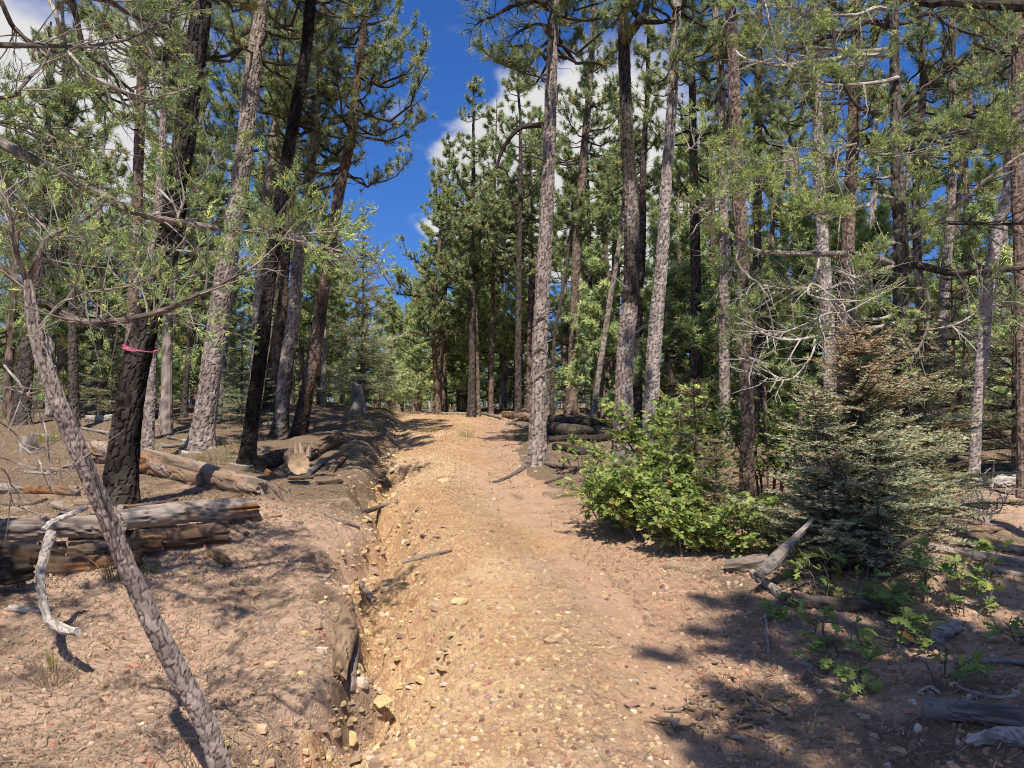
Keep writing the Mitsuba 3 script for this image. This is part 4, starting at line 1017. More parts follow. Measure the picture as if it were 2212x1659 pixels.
fir('big bushy fir with a brown dying top beside the oak scrub', 1860, 1285, 7.3, 2.15, .98, 11, brown=.45, levels=26, per=10, wide=.011, nl=.040, step=.011, tgap=.040, open_=.06, tint=1.3)
fir('greener fir with pale tips close behind the brown-topped fir', 1990, 1200, 8.1, 2.2, .95, 12, brown=.05, levels=18, per=9, wide=.011, nl=.042, gold=.10, step=.013, tgap=.044, tint=1.4, open_=.15)
fir('shorter grey-green fir pressed against the brown-topped fir, nearer the track', 1765, 1265, 7.1, 1.55, .72, 24, brown=.10, levels=14, per=9, wide=.011, nl=.040, step=.011, tgap=.040, open_=.25, tint=1.3)
fir('knee-high fir at the shaded foot of the brown-topped fir', 1900, 1310, 6.7, 1.1, .7, 25, brown=.04, levels=11, per=9, wide=.011, nl=.040, step=.011, tgap=.040, open_=.2, tint=1.2)
fir('small golden-brown sapling leaning among the firs', 2010, 1130, 9.3, 2.7, .6, 13, brown=.3, gold=.6, levels=18, per=8, wide=.006, nl=.034, step=.022)
fir('thin dying fir sapling with straw-coloured twigs in the oak scrub', 1500, 1200, 8.6, 1.6, .45, 14, brown=.6, gold=.1, levels=16, per=8, wide=.005, nl=.028, step=.018, tint=1.2)
fir('low yellowish fir sapling between the oak scrub and the slim mottled pine', 1545, 1240, 7.9, 1.05, .34, 15, brown=.2, gold=.45, levels=14, per=8, wide=.005, nl=.028, step=.017, tint=1.2)
fir('grey-green fir sapling between the flaky grey trunk and the slim black pine', 520, 890, 19.5, 2.9, 1.0, 16, brown=.08, levels=18, per=9, wide=.011, nl=.045, step=.034, twigs=False, tint=1.0)
fir('tall silvery-green fir where the track bends, beside the weathered stump', 782, 880, 27, 6.4, 2.0, 17, brown=.22, levels=30, per=9, wide=.015, nl=.06, step=.045, twigs=False, tint=1.35)
fir('low spreading fir under the fir with the brown top', 1800, 1260, 6.9, 1.0, .75, 18, brown=.12, levels=12, per=9, wide=.008, nl=.038, step=.011)
fir('drab fir sapling behind the ribboned trunk', 240, 890, 21, 3.2, 1.0, 19, brown=.3, gold=.2, levels=18, per=8, wide=.012, nl=.05, step=.036, twigs=False)
fir('brown half-dead fir behind the bright flaky pine', 1475, 890, 22, 4.2, 1.1, 20, brown=.6, levels=20, per=8, wide=.012, nl=.05, step=.036, twigs=False, tint=1.1)
fir('dark fir beyond the tall pale grey pine', 2190, 950, 14, 3.6, 1.4, 21, brown=.05, levels=20, per=9, wide=.009, nl=.04, step=.028, tint=.8)
fir('dark fir behind the golden sapling', 2060, 930, 15, 4.0, 1.3, 22, brown=.08, levels=20, per=9, wide=.009, nl=.04, step=.028, tint=.8)
fir('bare brown-topped fir against the sky behind the hard-leaning pine', 1310, 880, 30, 7.6, 1.4, 23, brown=.75, levels=24, per=8, wide=.015, nl=.055, step=.07, twigs=False, tint=.8, open_=.2)

# ------------------------------------------------------------------ scrub oaks
OAKS = [('oak scrub mound with bright leaves in front of the thick blackened pine', 1455, 1060, 10.8, (1.1, .8, 1.9), 4200, .10, 18),
        ('dense oak bush at the edge of the track, its leaves over the rut', 1415, 1195, 8.5, (1.05, .65, 1.0), 4200, .095, 20),
        ('small oak shrub at the foot of the trackside pine', 1305, 1085, 10.6, (.5, .4, .8), 500, .08, 7),
        ('bright green oak clump behind the fallen grey log', 1605, 1215, 7.4, (.4, .32, .68), 600, .085, 7),
        ('oak shrub behind the slim mottled pine', 1665, 1120, 10.2, (.75, .5, 1.7), 1200, .10, 11),
        ('thin oak shrub beside the heap of dark logs', 1262, 1020, 13.2, (.6, .4, 1.0), 300, .09, 8),
        ('oak shrub half under the brown-topped fir', 1700, 1230, 7.6, (.5, .4, .6), 380, .085, 7),
        ('oak shrub beyond the dense oak bush', 1490, 1110, 9.6, (.55, .5, 1.3), 1300, .09, 8),
        ('oak bush low at the lip of the rut, nearest the trackside pine', 1325, 1150, 9.2, (.55, .42, .75), 1300, .09, 12),
        ('oak clump joining the dense oak bush and the fallen grey log', 1480, 1235, 7.8, (.48, .38, .75), 1300, .09, 12),
        ('yellowing oak sprig by the dark logs', 1240, 960, 16.0, (.35, .3, .5), 120, .09, 5)]
for n, (lab, Dx, Dy, d, size, nl, leaf, st) in enumerate(OAKS):
    key = numbered('oak_shrub')
    x, y, _ = at(Dx, Dy, d); z = float(G(x, y))
    w, lf = oak_parts((x, y, z), size, np.random.default_rng(700 + n), stems=st, leaves=nl, leaf=leaf)
    put(key + '__stems', w); put(key + '__foliage', lf, 'leaf')
    tag(key + '__foliage', kind='stuff'); tag(key + '__stems', kind='stuff')
    tag(key, lab, 'shrub')
# near oak seedlings, leaf by leaf
SEED = [('oak seedling with broad leaves beside the broken grey stub', 1935, 1340, (.34, .3, .42), 68), ('oak seedling in the shade before the half-buried log', 1800, 1400, (.3, .25, .3), 52), ('low oak seedling nearest the wood chips', 1860, 1500, (.24, .2, .2), 32),
        ('tall oak seedling in the sun at the edge of the picture', 2090, 1330, (.36, .3, .52), 72), ('small oak seedling by the bleached twigs', 2035, 1470, (.2, .16, .18), 24), ('oak seedling at the end of the crooked grey branch', 1690, 1330, (.24, .2, .22), 32), ('oak seedling in front of the fir skirts', 1870, 1310, (.34, .24, .4), 60), ('oak seedling against the frame beyond the long grey log', 2200, 1390, (.25, .2, .3), 36), ('oak seedling between the fir skirts and the sunny seedling', 1990, 1290, (.3, .3, .5), 60), ('oak seedling behind the half-buried log', 1790, 1285, (.34, .3, .45), 52), ('oak seedling at the fallen grey log below the dead bush', 2120, 1270, (.34, .3, .48), 48), ('oak seedling between the broken grey stub and the fir skirts', 1735, 1250, (.3, .28, .45), 44), ('oak seedling nearest the split stump fragment', 1985, 1400, (.3, .25, .36), 40), ('oak seedling in the middle of the seedling patch', 1910, 1420, (.3, .25, .34), 40), ('oak seedling out at the red stones', 1775, 1455, (.2, .18, .2), 22)]
for n, (lab, Dx, Dy, size, nl) in enumerate(SEED):
    key = numbered('oak_seedling')
    b = hit(Dx, Dy)
    rng = np.random.default_rng(760 + n)
    w, lf = oak_parts(b, size, rng, stems=4, leaves=nl, leaf=.098, weights=(.5, .33, .1, .05, .02))
    put(key + '__stem', w)
    v, f, c = lf
    m = 3 * len(LX); fpl = len(f) // nl
    for q in range(nl):
        put(numbered(key + '__leaf'), (v[q * m:(q + 1) * m], f[:fpl], c[q * m:(q + 1) * m]), 'leaf')
    tag(key, lab, 'seedling')

# dead bleached bush
key = numbered('dead_bush'); b = at(2130, 1120, 9.2); b[2] = float(G(b[0], b[1]))
rng = np.random.default_rng(808); m = 7; u = np.linspace(0, 1, m)
tip = b + np.stack([rng.uniform(-.55, .5, 12), rng.uniform(-.35, .3, 12), rng.uniform(.35, .85, 12)], 1)
P = b + (tip - b)[:, None] * u[None, :, None] + rng.normal(size=(12, m, 3)) * .05 * u[None, :, None]
put(key + '__stems', tubes(P, np.linspace(.013, .005, m)[None] * np.ones((12, 1)), 5, [.52, .48, .45], rng, .15))
S = P[rng.integers(0, 12, 90), rng.integers(2, m, 90)]; E = S + unit(rng.normal(size=(90, 3)) + [0, 0, .3]) * rng.uniform(.08, .28, (90, 1))
put(key + '__twigs', tubes(np.stack([S, (S + E) / 2 + rng.normal(size=S.shape) * .025, E], 1), np.array([[.005, .004, .0025]]) * np.ones((90, 1)), 4, [.55, .51, .48], rng, .15))
tag(key + '__stems', kind='stuff'); tag(key + '__twigs', kind='stuff')
tag(key, 'bleached leafless bush of crooked twigs at the foot of the tall pale pine', 'dead bush')

# ------------------------------------------------------------------ fallen logs, stumps, dead branches
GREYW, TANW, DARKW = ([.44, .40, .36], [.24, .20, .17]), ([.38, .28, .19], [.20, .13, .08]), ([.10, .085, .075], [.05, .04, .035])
BLEACH = ([.55, .52, .48], [.34, .31, .28])


def log(name, label, pts, depth=None, wood=GREYW, orange=0.0, bark=False, jag=.06, seed=0, group=None, ds=.02, rel=None, sink=.0, end=None):
    """pts: (x, y, width) of the log's middle in the photograph; it lies on the ground there, or at the given distances."""
    P, r = [], []
    for k, (x, y, w) in enumerate(pts):
        if depth is None:
            g = hit(x, y + w * .42); d = g[1]; rr = w * (1024 / 2212) / F * d / 2
            p = np.array([g[0], g[1] + rr * .4, g[2] + rr * (.85 - sink)])
        else:
            d = depth[0] + (depth[-1] - depth[0]) * k / max(1, len(pts) - 1); rr = w * (1024 / 2212) / F * d / 2
            p = at(x, y, d)
        P.append(p); r.append(rr)
    if len(P) == 2:
        P.insert(1, (P[0] + P[1]) / 2 + np.array([0, 0, -.01])); r.insert(1, (r[0] + r[1]) / 2)
    P, r = np.array(P), np.array(r)
    rm = r.mean()
    relief = rel or (plates(min(.012, .12 * rm), .06, .10) if bark else cracks(min(.032, .26 * rm), fx=max(12, 2.2 / rm * .8)))
    st = bark_style(*wood, seed=seed) if bark else wood_style(*wood, orange=orange, seed=seed)
    if end is not None: st.end = np.array(end)
    key = numbered(name)
    put(key, round_wood(P, r, ds, int(np.clip(2 * np.pi * rm / ds, 9, 44)), seed + 300, relief, st, jag=jag))
    tag(key, label, {'fallen_log': 'log', 'dead_branch': 'branch', 'wood_piece': 'wood', 'tree_root': 'root'}[name], group)
    return key, P, r


log('fallen_log', 'long grey log along the top of the pile, rotted orange beneath', [(-60, 1143, 46), (60, 1142, 44), (160, 1138, 42), (270, 1134, 40)], (6.6, 7.2), orange=.12, seed=1, jag=.03)
log('fallen_log', 'split grey log end of the pile pointing at the track', [(262, 1122, 40), (340, 1113, 44), (450, 1103, 42), (545, 1094, 36)], (7.2, 8.1), orange=.12, seed=2, jag=.12)
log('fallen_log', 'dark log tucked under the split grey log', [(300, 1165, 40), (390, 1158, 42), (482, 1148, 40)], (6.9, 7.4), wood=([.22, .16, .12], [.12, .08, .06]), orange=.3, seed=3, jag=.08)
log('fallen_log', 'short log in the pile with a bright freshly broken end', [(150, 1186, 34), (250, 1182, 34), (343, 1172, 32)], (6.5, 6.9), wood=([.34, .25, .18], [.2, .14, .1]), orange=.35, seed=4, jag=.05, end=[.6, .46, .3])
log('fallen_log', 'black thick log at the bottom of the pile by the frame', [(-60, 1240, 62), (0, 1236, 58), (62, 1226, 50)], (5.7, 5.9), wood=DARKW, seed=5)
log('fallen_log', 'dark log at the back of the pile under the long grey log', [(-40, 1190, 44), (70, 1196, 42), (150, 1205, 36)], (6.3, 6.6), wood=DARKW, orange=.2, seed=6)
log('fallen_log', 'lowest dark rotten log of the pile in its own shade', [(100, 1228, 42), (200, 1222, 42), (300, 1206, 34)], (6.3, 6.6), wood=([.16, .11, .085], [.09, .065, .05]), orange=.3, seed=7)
log('fallen_log', 'rotting log with orange heartwood lying behind the ribboned trunk', [(172, 968, 50), (230, 980, 50), (330, 1004, 52), (440, 1030, 48), (560, 1056, 34)], wood=([.40, .34, .29], [.22, .16, .12]), orange=.3, seed=8, jag=.10)
log('fallen_log', 'thin weathered log reaching in from the frame behind the leaning tree', [(-30, 1056, 22), (60, 1057, 22), (165, 1060, 20)], (7.9, 7.9), seed=9, orange=.2)
log('fallen_log', 'mossy brown log behind the foot of the rust-stained pine', [(655, 985, 26), (695, 964, 26), (732, 946, 24)], wood=([.30, .22, .16], [.14, .10, .07]), seed=10, jag=.05)
log('fallen_log', 'dark chunk of log lying against the sawn log', [(560, 1005, 30), (590, 992, 32), (620, 985, 28)], wood=DARKW, seed=11)
log('fallen_log', 'pale log in the shade deep behind the pile', [(185, 906, 16), (240, 903, 16)], wood=BLEACH, seed=12)
log('fallen_log', 'grey log lying far back between the thin trunks', [(250, 900, 12), (330, 893, 10)], seed=13)
# sawn log with a splintered crest
key, P, r = log('fallen_log', 'short sawn log with its pale cut face toward the track and a splinter standing up', [(634, 988, 42), (646, 1002, 46)], (11.8, 11.1), wood=([.30, .22, .17], [.15, .11, .08]), seed=14, jag=0, rel=cracks(.012, 14), end=[.56, .42, .28])
c = P[-1] + np.array([0, .05, r[-1] * .8])
for k in range(3):
    rng = np.random.default_rng(40 + k)
    a_ = c + np.array([(k - 1) * .05, .05 + .08 * k, -.04]); b_ = a_ + np.array([rng.normal() * .05, .05, rng.uniform(.12, .26)])
    put(numbered(key + '__splinter'), tubes(np.array([[a_, (a_ + b_) / 2, b_]]), np.array([[.05, .035, .004]]), 5, [.34, .26, .19], rng))
# dark log heap behind the big trackside pine
for n, (p, w, lab) in enumerate([([(1345, 985), (1285, 925)], 0, ''), ]):
    pass
for n, (pts, lab) in enumerate([([(1195, 926, 28), (1235, 931, 28), (1278, 934, 25)], 'front charred log of the dark heap behind the trackside pine'), ([(1190, 906, 18), (1225, 907, 18), (1256, 910, 18)], 'upper charred log of the dark heap, round end toward the track'),
                                ([(1210, 908, 17), (1270, 911, 17), (1310, 914, 15)], 'dark log at the back of the heap below the grey-brown pine'), ([(1190, 950, 15), (1250, 949, 16), (1330, 944, 15)], 'blackened log lying before the dark heap'),
                                ([(1200, 965, 16), (1250, 975, 18), (1300, 985, 16)], 'grey-brown log in front of the dark heap'), ([(1090, 895, 13), (1125, 901, 18), (1150, 905, 16)], 'brown log end sticking out from behind the trackside pine'),
                                ([(1255, 918, 18), (1275, 915, 18)], 'round-ended dark log at the near end of the heap')]):
    log('fallen_log', lab, pts, wood=DARKW if n != 5 else TANW, seed=30 + n, bark=n in (0, 1, 2), ds=.04)
for n, pts in enumerate([[(1095, 918, 8), (1120, 905, 7), (1140, 880, 4)], [(1108, 895, 7), (1135, 885, 5), (1150, 880, 3)], [(1085, 905, 6), (1040, 893, 6), (1010, 890, 4)], [(1050, 893, 7), (985, 893, 6), (940, 890, 5)], [(1150, 925, 9), (1110, 915, 7)], [(960, 893, 5), (935, 884, 4)]]):
    log('dead_branch', 'dead branch in the slash between the pale cut stump and the trackside pine', pts, seed=50 + n, group='dead branches in the slash at the top of the track', ds=.04, jag=0)
# shady side
log('fallen_log', 'broken grey stub with a pointed splintered end leaning out of the fir', [(1642, 1240, 20), (1672, 1212, 28), (1702, 1180, 18), (1752, 1126, 7)], (6.3, 6.7), wood=([.40, .37, .34], [.18, .155, .14]), seed=15, jag=.12)
log('fallen_log', 'lumpy grey log end beneath the broken grey stub', [(1575, 1226, 30), (1612, 1222, 34), (1650, 1216, 30)], wood=([.36, .31, .28], [.18, .15, .13]), seed=16)
log('dead_branch', 'crooked grey branch running down from the broken grey stub', [(1628, 1238, 14), (1660, 1264, 18), (1685, 1285, 20), (1702, 1298, 18)], seed=17, jag=.03)
log('fallen_log', 'half-buried dark log behind the oak seedlings', [(1705, 1298, 26), (1770, 1305, 30), (1830, 1310, 32), (1890, 1314, 26)], wood=([.24, .20, .17], [.11, .09, .075]), seed=18)
log('dead_branch', 'dark curved branch in front of the firs', [(1922, 1202, 12), (1960, 1172, 12), (2010, 1150, 10), (2052, 1118, 7)], (6.4, 6.6), wood=([.2, .16, .14], [.1, .08, .07]), seed=19, jag=0)
log('fallen_log', 'long grey weathered log in the near corner, cut off by the frame', [(2015, 1540, 46), (2090, 1546, 46), (2170, 1556, 46), (2290, 1572, 48)], wood=([.42, .40, .38], [.2, .18, .165]), seed=20, jag=.05, ds=.012)
log('fallen_log', 'splintered grey slab of wood at the bottom corner', [(2118, 1606, 24), (2170, 1604, 34), (2270, 1612, 40)], wood=BLEACH, seed=21, jag=.10, ds=.012)
log('wood_piece', 'split grey stump fragment between the oak seedlings', [(2022, 1385, 18), (2045, 1368, 34), (2068, 1352, 26)], wood=BLEACH, seed=22, jag=.07)
log('fallen_log', 'bleached log lying before the dead bush', [(2000, 1046, 30), (2080, 1044, 30), (2160, 1042, 30), (2260, 1040, 30)], wood=BLEACH, seed=23)
log('fallen_log', 'grey fallen log below the dead bush', [(2005, 1183, 18), (2090, 1200, 20), (2170, 1212, 22), (2270, 1225, 22)], seed=24)
log('fallen_log', 'second grey fallen log below the dead bush, half hidden', [(2050, 1170, 16), (2130, 1178, 18), (2260, 1192, 20)], seed=25)
log('dead_branch', 'thin fallen pole running out of the frame under the dead bush', [(2100, 1225, 10), (2190, 1240, 12), (2270, 1252, 12)], seed=26, jag=0)
log('fallen_log', 'grey log in the shade behind the firs', [(1995, 1000, 20), (2100, 1010, 20), (2240, 1004, 22)], wood=([.3, .26, .23], [.15, .13, .11]), seed=27)
log('dead_branch', 'thin dead branch running to the frame beyond the long grey log', [(2080, 1430, 12), (2140, 1436, 13), (2240, 1444, 14)], seed=28, jag=0)
for n, (pts, lab) in enumerate([([(1985, 1502, 7), (2010, 1490, 8), (2032, 1500, 7)], 'bleached forked twig beside the long grey log'), ([(2070, 1478, 8), (2120, 1500, 9), (2160, 1508, 8), (2200, 1511, 9)], 'bleached curved stick above the long grey log'), ([(2040, 1512, 5), (2090, 1515, 6), (2115, 1500, 4)], 'thin bent twig above the long grey log'), ([(1655, 1335, 5), (1658, 1375, 6), (1660, 1415, 5)], 'upright thin twig by the small oak seedling')]):
    log('dead_branch', lab, pts, wood=BLEACH, seed=60 + n, jag=0, ds=.012)
# bank and gully
log('dead_branch', 'bleached crooked branch bent like a leg before the log pile', [(112, 1152, 20), (97, 1195, 19), (88, 1245, 19), (94, 1300, 18), (108, 1340, 18), (135, 1358, 17), (168, 1365, 14)], (5.3, 4.55), wood=BLEACH, seed=31, jag=.0, ds=.01)
log('dead_branch', 'white bent branch lying over the long grey log', [(94, 1146, 12), (106, 1132, 13), (140, 1116, 12), (188, 1098, 9)], (6.2, 6.4), wood=([.62, .59, .55], [.45, .42, .39]), seed=32, jag=0, ds=.012)
log('dead_branch', 'short white stick on the bank below the log pile', [(18, 1318, 13), (60, 1322, 13), (108, 1318, 10)], wood=BLEACH, seed=33, jag=0, ds=.012)
log('wood_piece', 'brown log knob on the bank beside the long shadow', [(456, 1196, 16), (474, 1208, 20), (490, 1219, 18)], wood=TANW, seed=34)
log('wood_piece', 'crumbling brown log standing in the gully', [(752, 1322, 26), (746, 1370, 44), (740, 1420, 46), (733, 1472, 34)], wood=TANW, seed=35, jag=.10, ds=.012, sink=-.7)
log('dead_branch', 'grey branch propped along the crumbling log in the gully', [(768, 1385, 12), (763, 1440, 16), (759, 1500, 15)], wood=([.40, .34, .28], [.2, .16, .13]), seed=36, jag=.02, ds=.012)
log('dead_branch', 'grey stick slanting down into the gully', [(782, 1262, 10), (795, 1285, 12), (808, 1302, 11)], seed=37, jag=0)
log('tree_root', 'bare grey root running from the trackside pine into the rut', [(1134, 1006, 12), (1112, 1022, 10), (1092, 1033, 9), (1066, 1041, 7)], wood=([.30, .26, .235], [.16, .13, .115]), seed=38, jag=.01, sink=.45)
for n, (pts, lab) in enumerate([([(910, 1158, 7), (950, 1163, 6)], 'thin stick across the head of the gully'), ([(775, 1108, 11), (820, 1098, 9), (860, 1090, 6)], 'dark limb fallen into the gully'), ([(705, 1110, 9), (740, 1128, 10), (775, 1140, 8)], 'grey stick at the lip of the gully'), ([(870, 1215, 8), (930, 1200, 8), (975, 1190, 6)], 'stick lying over the washed-out bank of the gully'),
                                ([(560, 1040, 13), (585, 1050, 12), (610, 1080, 7)], 'pale broken branch below the rotting log'), ([(1180, 1000, 8), (1230, 1010, 9), (1290, 1015, 8)], 'grey stick at the foot of the trackside pine'), ([(1176, 1045, 6), (1215, 1030, 6)], 'short stick in the sand beside the root'),
                                ([(1230, 1015, 7), (1310, 1022, 8), (1350, 1030, 6)], 'grey branch before the thick blackened pine'), ([(510, 1140, 12), (545, 1160, 10)], 'brown stub below the end of the log pile'), ([(300, 1420, 5), (345, 1418, 6)], 'thin dark twig beside the leaning tree'), ([(100, 1080, 6), (60, 1090, 6), (0, 1085, 5)], 'thin grey stick in front of the weathered log')]):
    log('dead_branch', lab, pts, wood=([.30, .25, .21], [.14, .11, .09]), seed=70 + n, jag=0, ds=.014)
rng = np.random.default_rng(91)
for n in range(46):
    if n < 30: D0 = (rng.uniform(0, 560), rng.uniform(905, 1110))
    else: D0 = (rng.uniform(1960, 2212), rng.uniform(1010, 1190))
    ln = rng.uniform(25, 110); an = rng.normal() * .16
    log('dead_branch', 'weathered stick among the litter around the log pile' if n < 30 else 'weathered stick among the litter beneath the dead bush', [(D0[0], D0[1], rng.uniform(4, 9)), (D0[0] + ln * math.cos(an), D0[1] + ln * math.sin(an), rng.uniform(3, 7))], wood=[GREYW, TANW, BLEACH][n % 3], seed=120 + n, jag=0, ds=.05, group='sticks around the log pile' if n < 30 else 'sticks beneath the dead bush')


rng = np.random.default_rng(95)
for n in range(44):
    D0 = (rng.uniform(0, 560), rng.uniform(1075, 1235)) if n < 34 else (rng.uniform(560, 720), rng.uniform(975, 1060))
    if n < 34 and D0[1] > 1235 - .28 * max(0, D0[0] - 200): D0 = (D0[0], D0[1] - 60)
    ln = rng.uniform(14, 60); an = rng.normal() * .35
    log('wood_piece', 'broken slab of rotten wood among the fallen logs of the pile' if n < 34 else 'broken slab of rotten wood by the sawn log', [(D0[0], D0[1], rng.uniform(6, 16)), (D0[0] + ln * math.cos(an), D0[1] + ln * math.sin(an), rng.uniform(5, 13))], wood=[GREYW, TANW, ([.24, .18, .14], [.12, .09, .07]), GREYW][n % 4], orange=.2 * (n % 3 == 0), seed=400 + n, jag=.06, ds=.025, group='broken slabs among the fallen logs' if n < 34 else 'broken slabs by the sawn log')


def stump(label, Dx, Dy, w0, w1, hD, seed, wood, jag, orange=0.0):
    b = hit(Dx, Dy); d = b[1]; s_ = (1024 / 2212) / F * d
    h = hD * s_
    P = np.array([b + [0, 0, -.1], b + [.02, 0, h * .5], b + [0, 0, h]]); r = np.array([w0, (w0 + w1) / 2.1, w1]) * s_ / 2
    key = numbered('stump')
    st = wood_style(*wood, orange=orange, seed=seed)
    put(key, round_wood(P, r, .03, 26, seed, cracks(.03, 9, .8), st, flare=.16, jag=jag))
    return tag(key, label, 'stump')


stump('weathered grey stump with a jagged top where the track bends', 773, 893, 38, 26, 52, 5, ([.44, .40, .36], [.16, .14, .12]), .34)
stump('pale tan cut stump at the top of the track', 1002, 889, 21, 18, 36, 6, ([.50, .38, .25], [.32, .23, .15]), .05, .15)
stump('rotten grey stump behind the leaning tree', 62, 972, 34, 22, 24, 7, ([.40, .36, .33], [.2, .17, .15]), .12)

# ribbon
key = numbered('flagging_ribbon')
path_at, P, r, foot = PATHS['pine_tree']
zc = at(305, 754, 9.0)[2]
q = np.array([np.interp(zc, P[:, 2], P[:, k]) for k in range(3)]); rr = np.interp(zc, P[:, 2], r) * 1.10 + .012
a = np.linspace(0, 2 * np.pi, 41)
vs = []
for k, (dz, off) in enumerate(((-.024, .004), (-.012, .012), (0, .002), (.014, .013), (.026, .004))):
    wob = meshkit.noise(np.stack([np.cos(a) * 3, np.sin(a) * 3, 0 * a + k], 1), 4) * .022
    vs.append(np.stack([q[0] + (rr + off + wob) * np.cos(a), q[1] + (rr + off + wob) * np.sin(a), q[2] + dz * (.75 + .5 * np.sin(a * 2)) - .035 * np.cos(a) + .02 * np.sin(a)], 1))
v = np.array(vs).reshape(-1, 3); i, j = np.meshgrid(np.arange(4), np.arange(40), indexing='ij')
qd = np.stack([i * 41 + j, i * 41 + j + 1, (i + 1) * 41 + j + 1, (i + 1) * 41 + j], -1).reshape(-1, 4)
put(key, (v, np.vstack([qd[:, [0, 1, 2]], qd[:, [0, 2, 3]]]), np.broadcast_to([.80, .22, .36], v.shape)), 'leaf')
tag(key, 'pink flagging ribbon tied round the charred dark trunk', 'ribbon')

# ------------------------------------------------------------------ stones
YEL, TAN, RED, BRN, PALEC = [.57, .45, .24], [.52, .385, .25], [.44, .245, .17], [.34, .245, .18], [.58, .49, .39]


def stone_mesh(rng, size, flat=.35, n=14):
    p = unit(rng.normal(size=(n, 3))) * rng.uniform(.75, 1.05, (n, 1))
    p = np.sign(p) * np.abs(p) ** .8
    p = p * np.array([1, rng.uniform(.55, .9), flat * rng.uniform(.7, 1.3)]) * size / 2
    h = trimesh.convex.convex_hull(p)
    an = rng.random() * 6.28; c, s_ = math.cos(an), math.sin(an)
    v = np.array(h.vertices) @ np.array([[c, -s_, 0], [s_, c, 0], [0, 0, 1]]).T
    tilt = rng.normal(size=2) * .14
    v[:, 2] += v[:, 0] * tilt[0] + v[:, 1] * tilt[1]
    return v, np.array(h.faces)


def rock(label, Dx, Dy, wD, col, seed, flat=.4, group=None, sink=.25, name='stone'):
    rng = np.random.default_rng(seed)
    b = hit(Dx, Dy + wD * .12); size = wD * (1024 / 2212) / F * b[1]
    v, f = stone_mesh(rng, size, flat, 18 if wD > 22 else 12)
    v = v + [b[0], b[1], b[2] + (v[:, 2].max()) * (1 - 2 * sink)]
    if wD > 22:
        m = trimesh.Trimesh(v, f, process=False).subdivide(); v, f = np.array(m.vertices), np.array(m.faces)
        v = v + (meshkit.noise(v * (8 / size), seed)[:, None] - .5) * size * .12
    c = np.array(col) * (.8 + .4 * meshkit.noise(v * 40, seed))[:, None]
    key = numbered(name); put(key, (v, f, c), 'stone')
    tag(key, label, 'stone', group)


NAMED = [('broad pale yellow slab lying in the middle of the track', 992, 1298, 46, YEL, .3), ('yellow stone on the crown of the track near the shade', 1207, 1333, 30, YEL, .45), ('squarish half-buried block at the edge of the shade on the track', 1200, 1380, 56, TAN, .55), ('dusky red stone alone low on the track', 1053, 1506, 32, [.36, .22, .17], .5),
         ('small white stone to the side of the dusky red stone', 1150, 1502, 14, PALEC, .6), ('flat pinkish stone at the edge of the chip-strewn shade', 1362, 1522, 46, [.45, .29, .22], .35), ('pale rounded stone at the end of the gully branch', 781, 1478, 34, PALEC, .75), ('large yellow slab in the mouth of the gully', 818, 1524, 66, YEL, .3),
         ('tilted yellow block at the lowest end of the gully', 757, 1600, 42, YEL, .5), ('yellow stone stuck in the gully wall by the lowest block', 760, 1572, 26, YEL, .5), ('brown boulder in the shaded pocket of the gully', 804, 1236, 38, BRN, .55), ('brown slab in the shaded pocket of the gully', 836, 1270, 36, BRN, .4),
         ('yellow block in the gully beside the crumbling log', 797, 1368, 30, YEL, .5), ('flat yellow stone high on the washed-out strip', 847, 1017, 28, YEL, .3), ('yellow stone below the flat stone on the washed-out strip', 818, 1051, 22, YEL, .4), ('yellow stone in the centre of the far track', 957, 1037, 28, YEL, .35), ('pale stone in the far rut', 1068, 1077, 15, PALEC, .4),
         ('tan squared slab in the dappled corner', 1937, 1628, 44, [.46, .34, .20], .35), ('small tan block near the squared slab', 1845, 1608, 26, TAN, .5), ('rust-red slab by the end of the long grey log', 1962, 1536, 42, RED, .3), ('yellow cube-like stone beneath the long grey log', 2097, 1594, 24, YEL, .7), ('flat brown slab beside the wood chips', 1684, 1538, 46, BRN, .25),
         ('red stone in the shade by the twig', 1704, 1420, 26, RED, .45), ('yellow-brown flat stone in the dappled shade', 1637, 1434, 26, [.48, .36, .17], .3), ('small grey stone beside the red stones', 1744, 1440, 30, [.36, .34, .33], .5), ('small red stone on the shaded rut', 1515, 1462, 20, RED, .4), ('red-brown stone under the oak seedlings', 1742, 1406, 32, RED, .5),
         ('tan stone near the squared slab, farther from the corner', 1888, 1592, 30, TAN, .3), ('red stone alone low on the bank', 258, 1608, 30, RED, .5), ('small yellow stone near the red stone low on the bank', 182, 1607, 16, YEL, .6), ('orange stone on the bank above the litter', 553, 1439, 22, [.50, .24, .12], .4), ('flat reddish stone beside the shadow of the leaning tree', 290, 1434, 32, RED, .3),
         ('brown broken stone in the dappled bank', 517, 1361, 26, BRN, .5), ('grey-brown stone at the side of the leaning tree', 384, 1358, 30, [.30, .25, .22], .55), ('yellow stone at the end of the rotting log', 560, 1050, 26, YEL, .45), ('pale yellow stone behind the rotting log', 392, 967, 20, YEL, .4), ('orange stone on the shaded bank', 1990, 1502, 18, [.5, .3, .12], .5),
         ('reddish stone at the very bottom corner', 2085, 1640, 34, RED, .4), ('tan flat stone low in the dappled light', 1866, 1550, 30, TAN, .3), ('cream stone on the far sunny rut', 1703, 1245 + 60, 18, PALEC, .4), ('yellow stone in the sunny sand by the oak bush', 1705, 1290, 16, YEL, .45)]
for n, (lab, x, y, w, col, fl) in enumerate(NAMED):
    rock(lab, x, y, w, col, 1300 + n, fl)
rng = np.random.default_rng(1400)
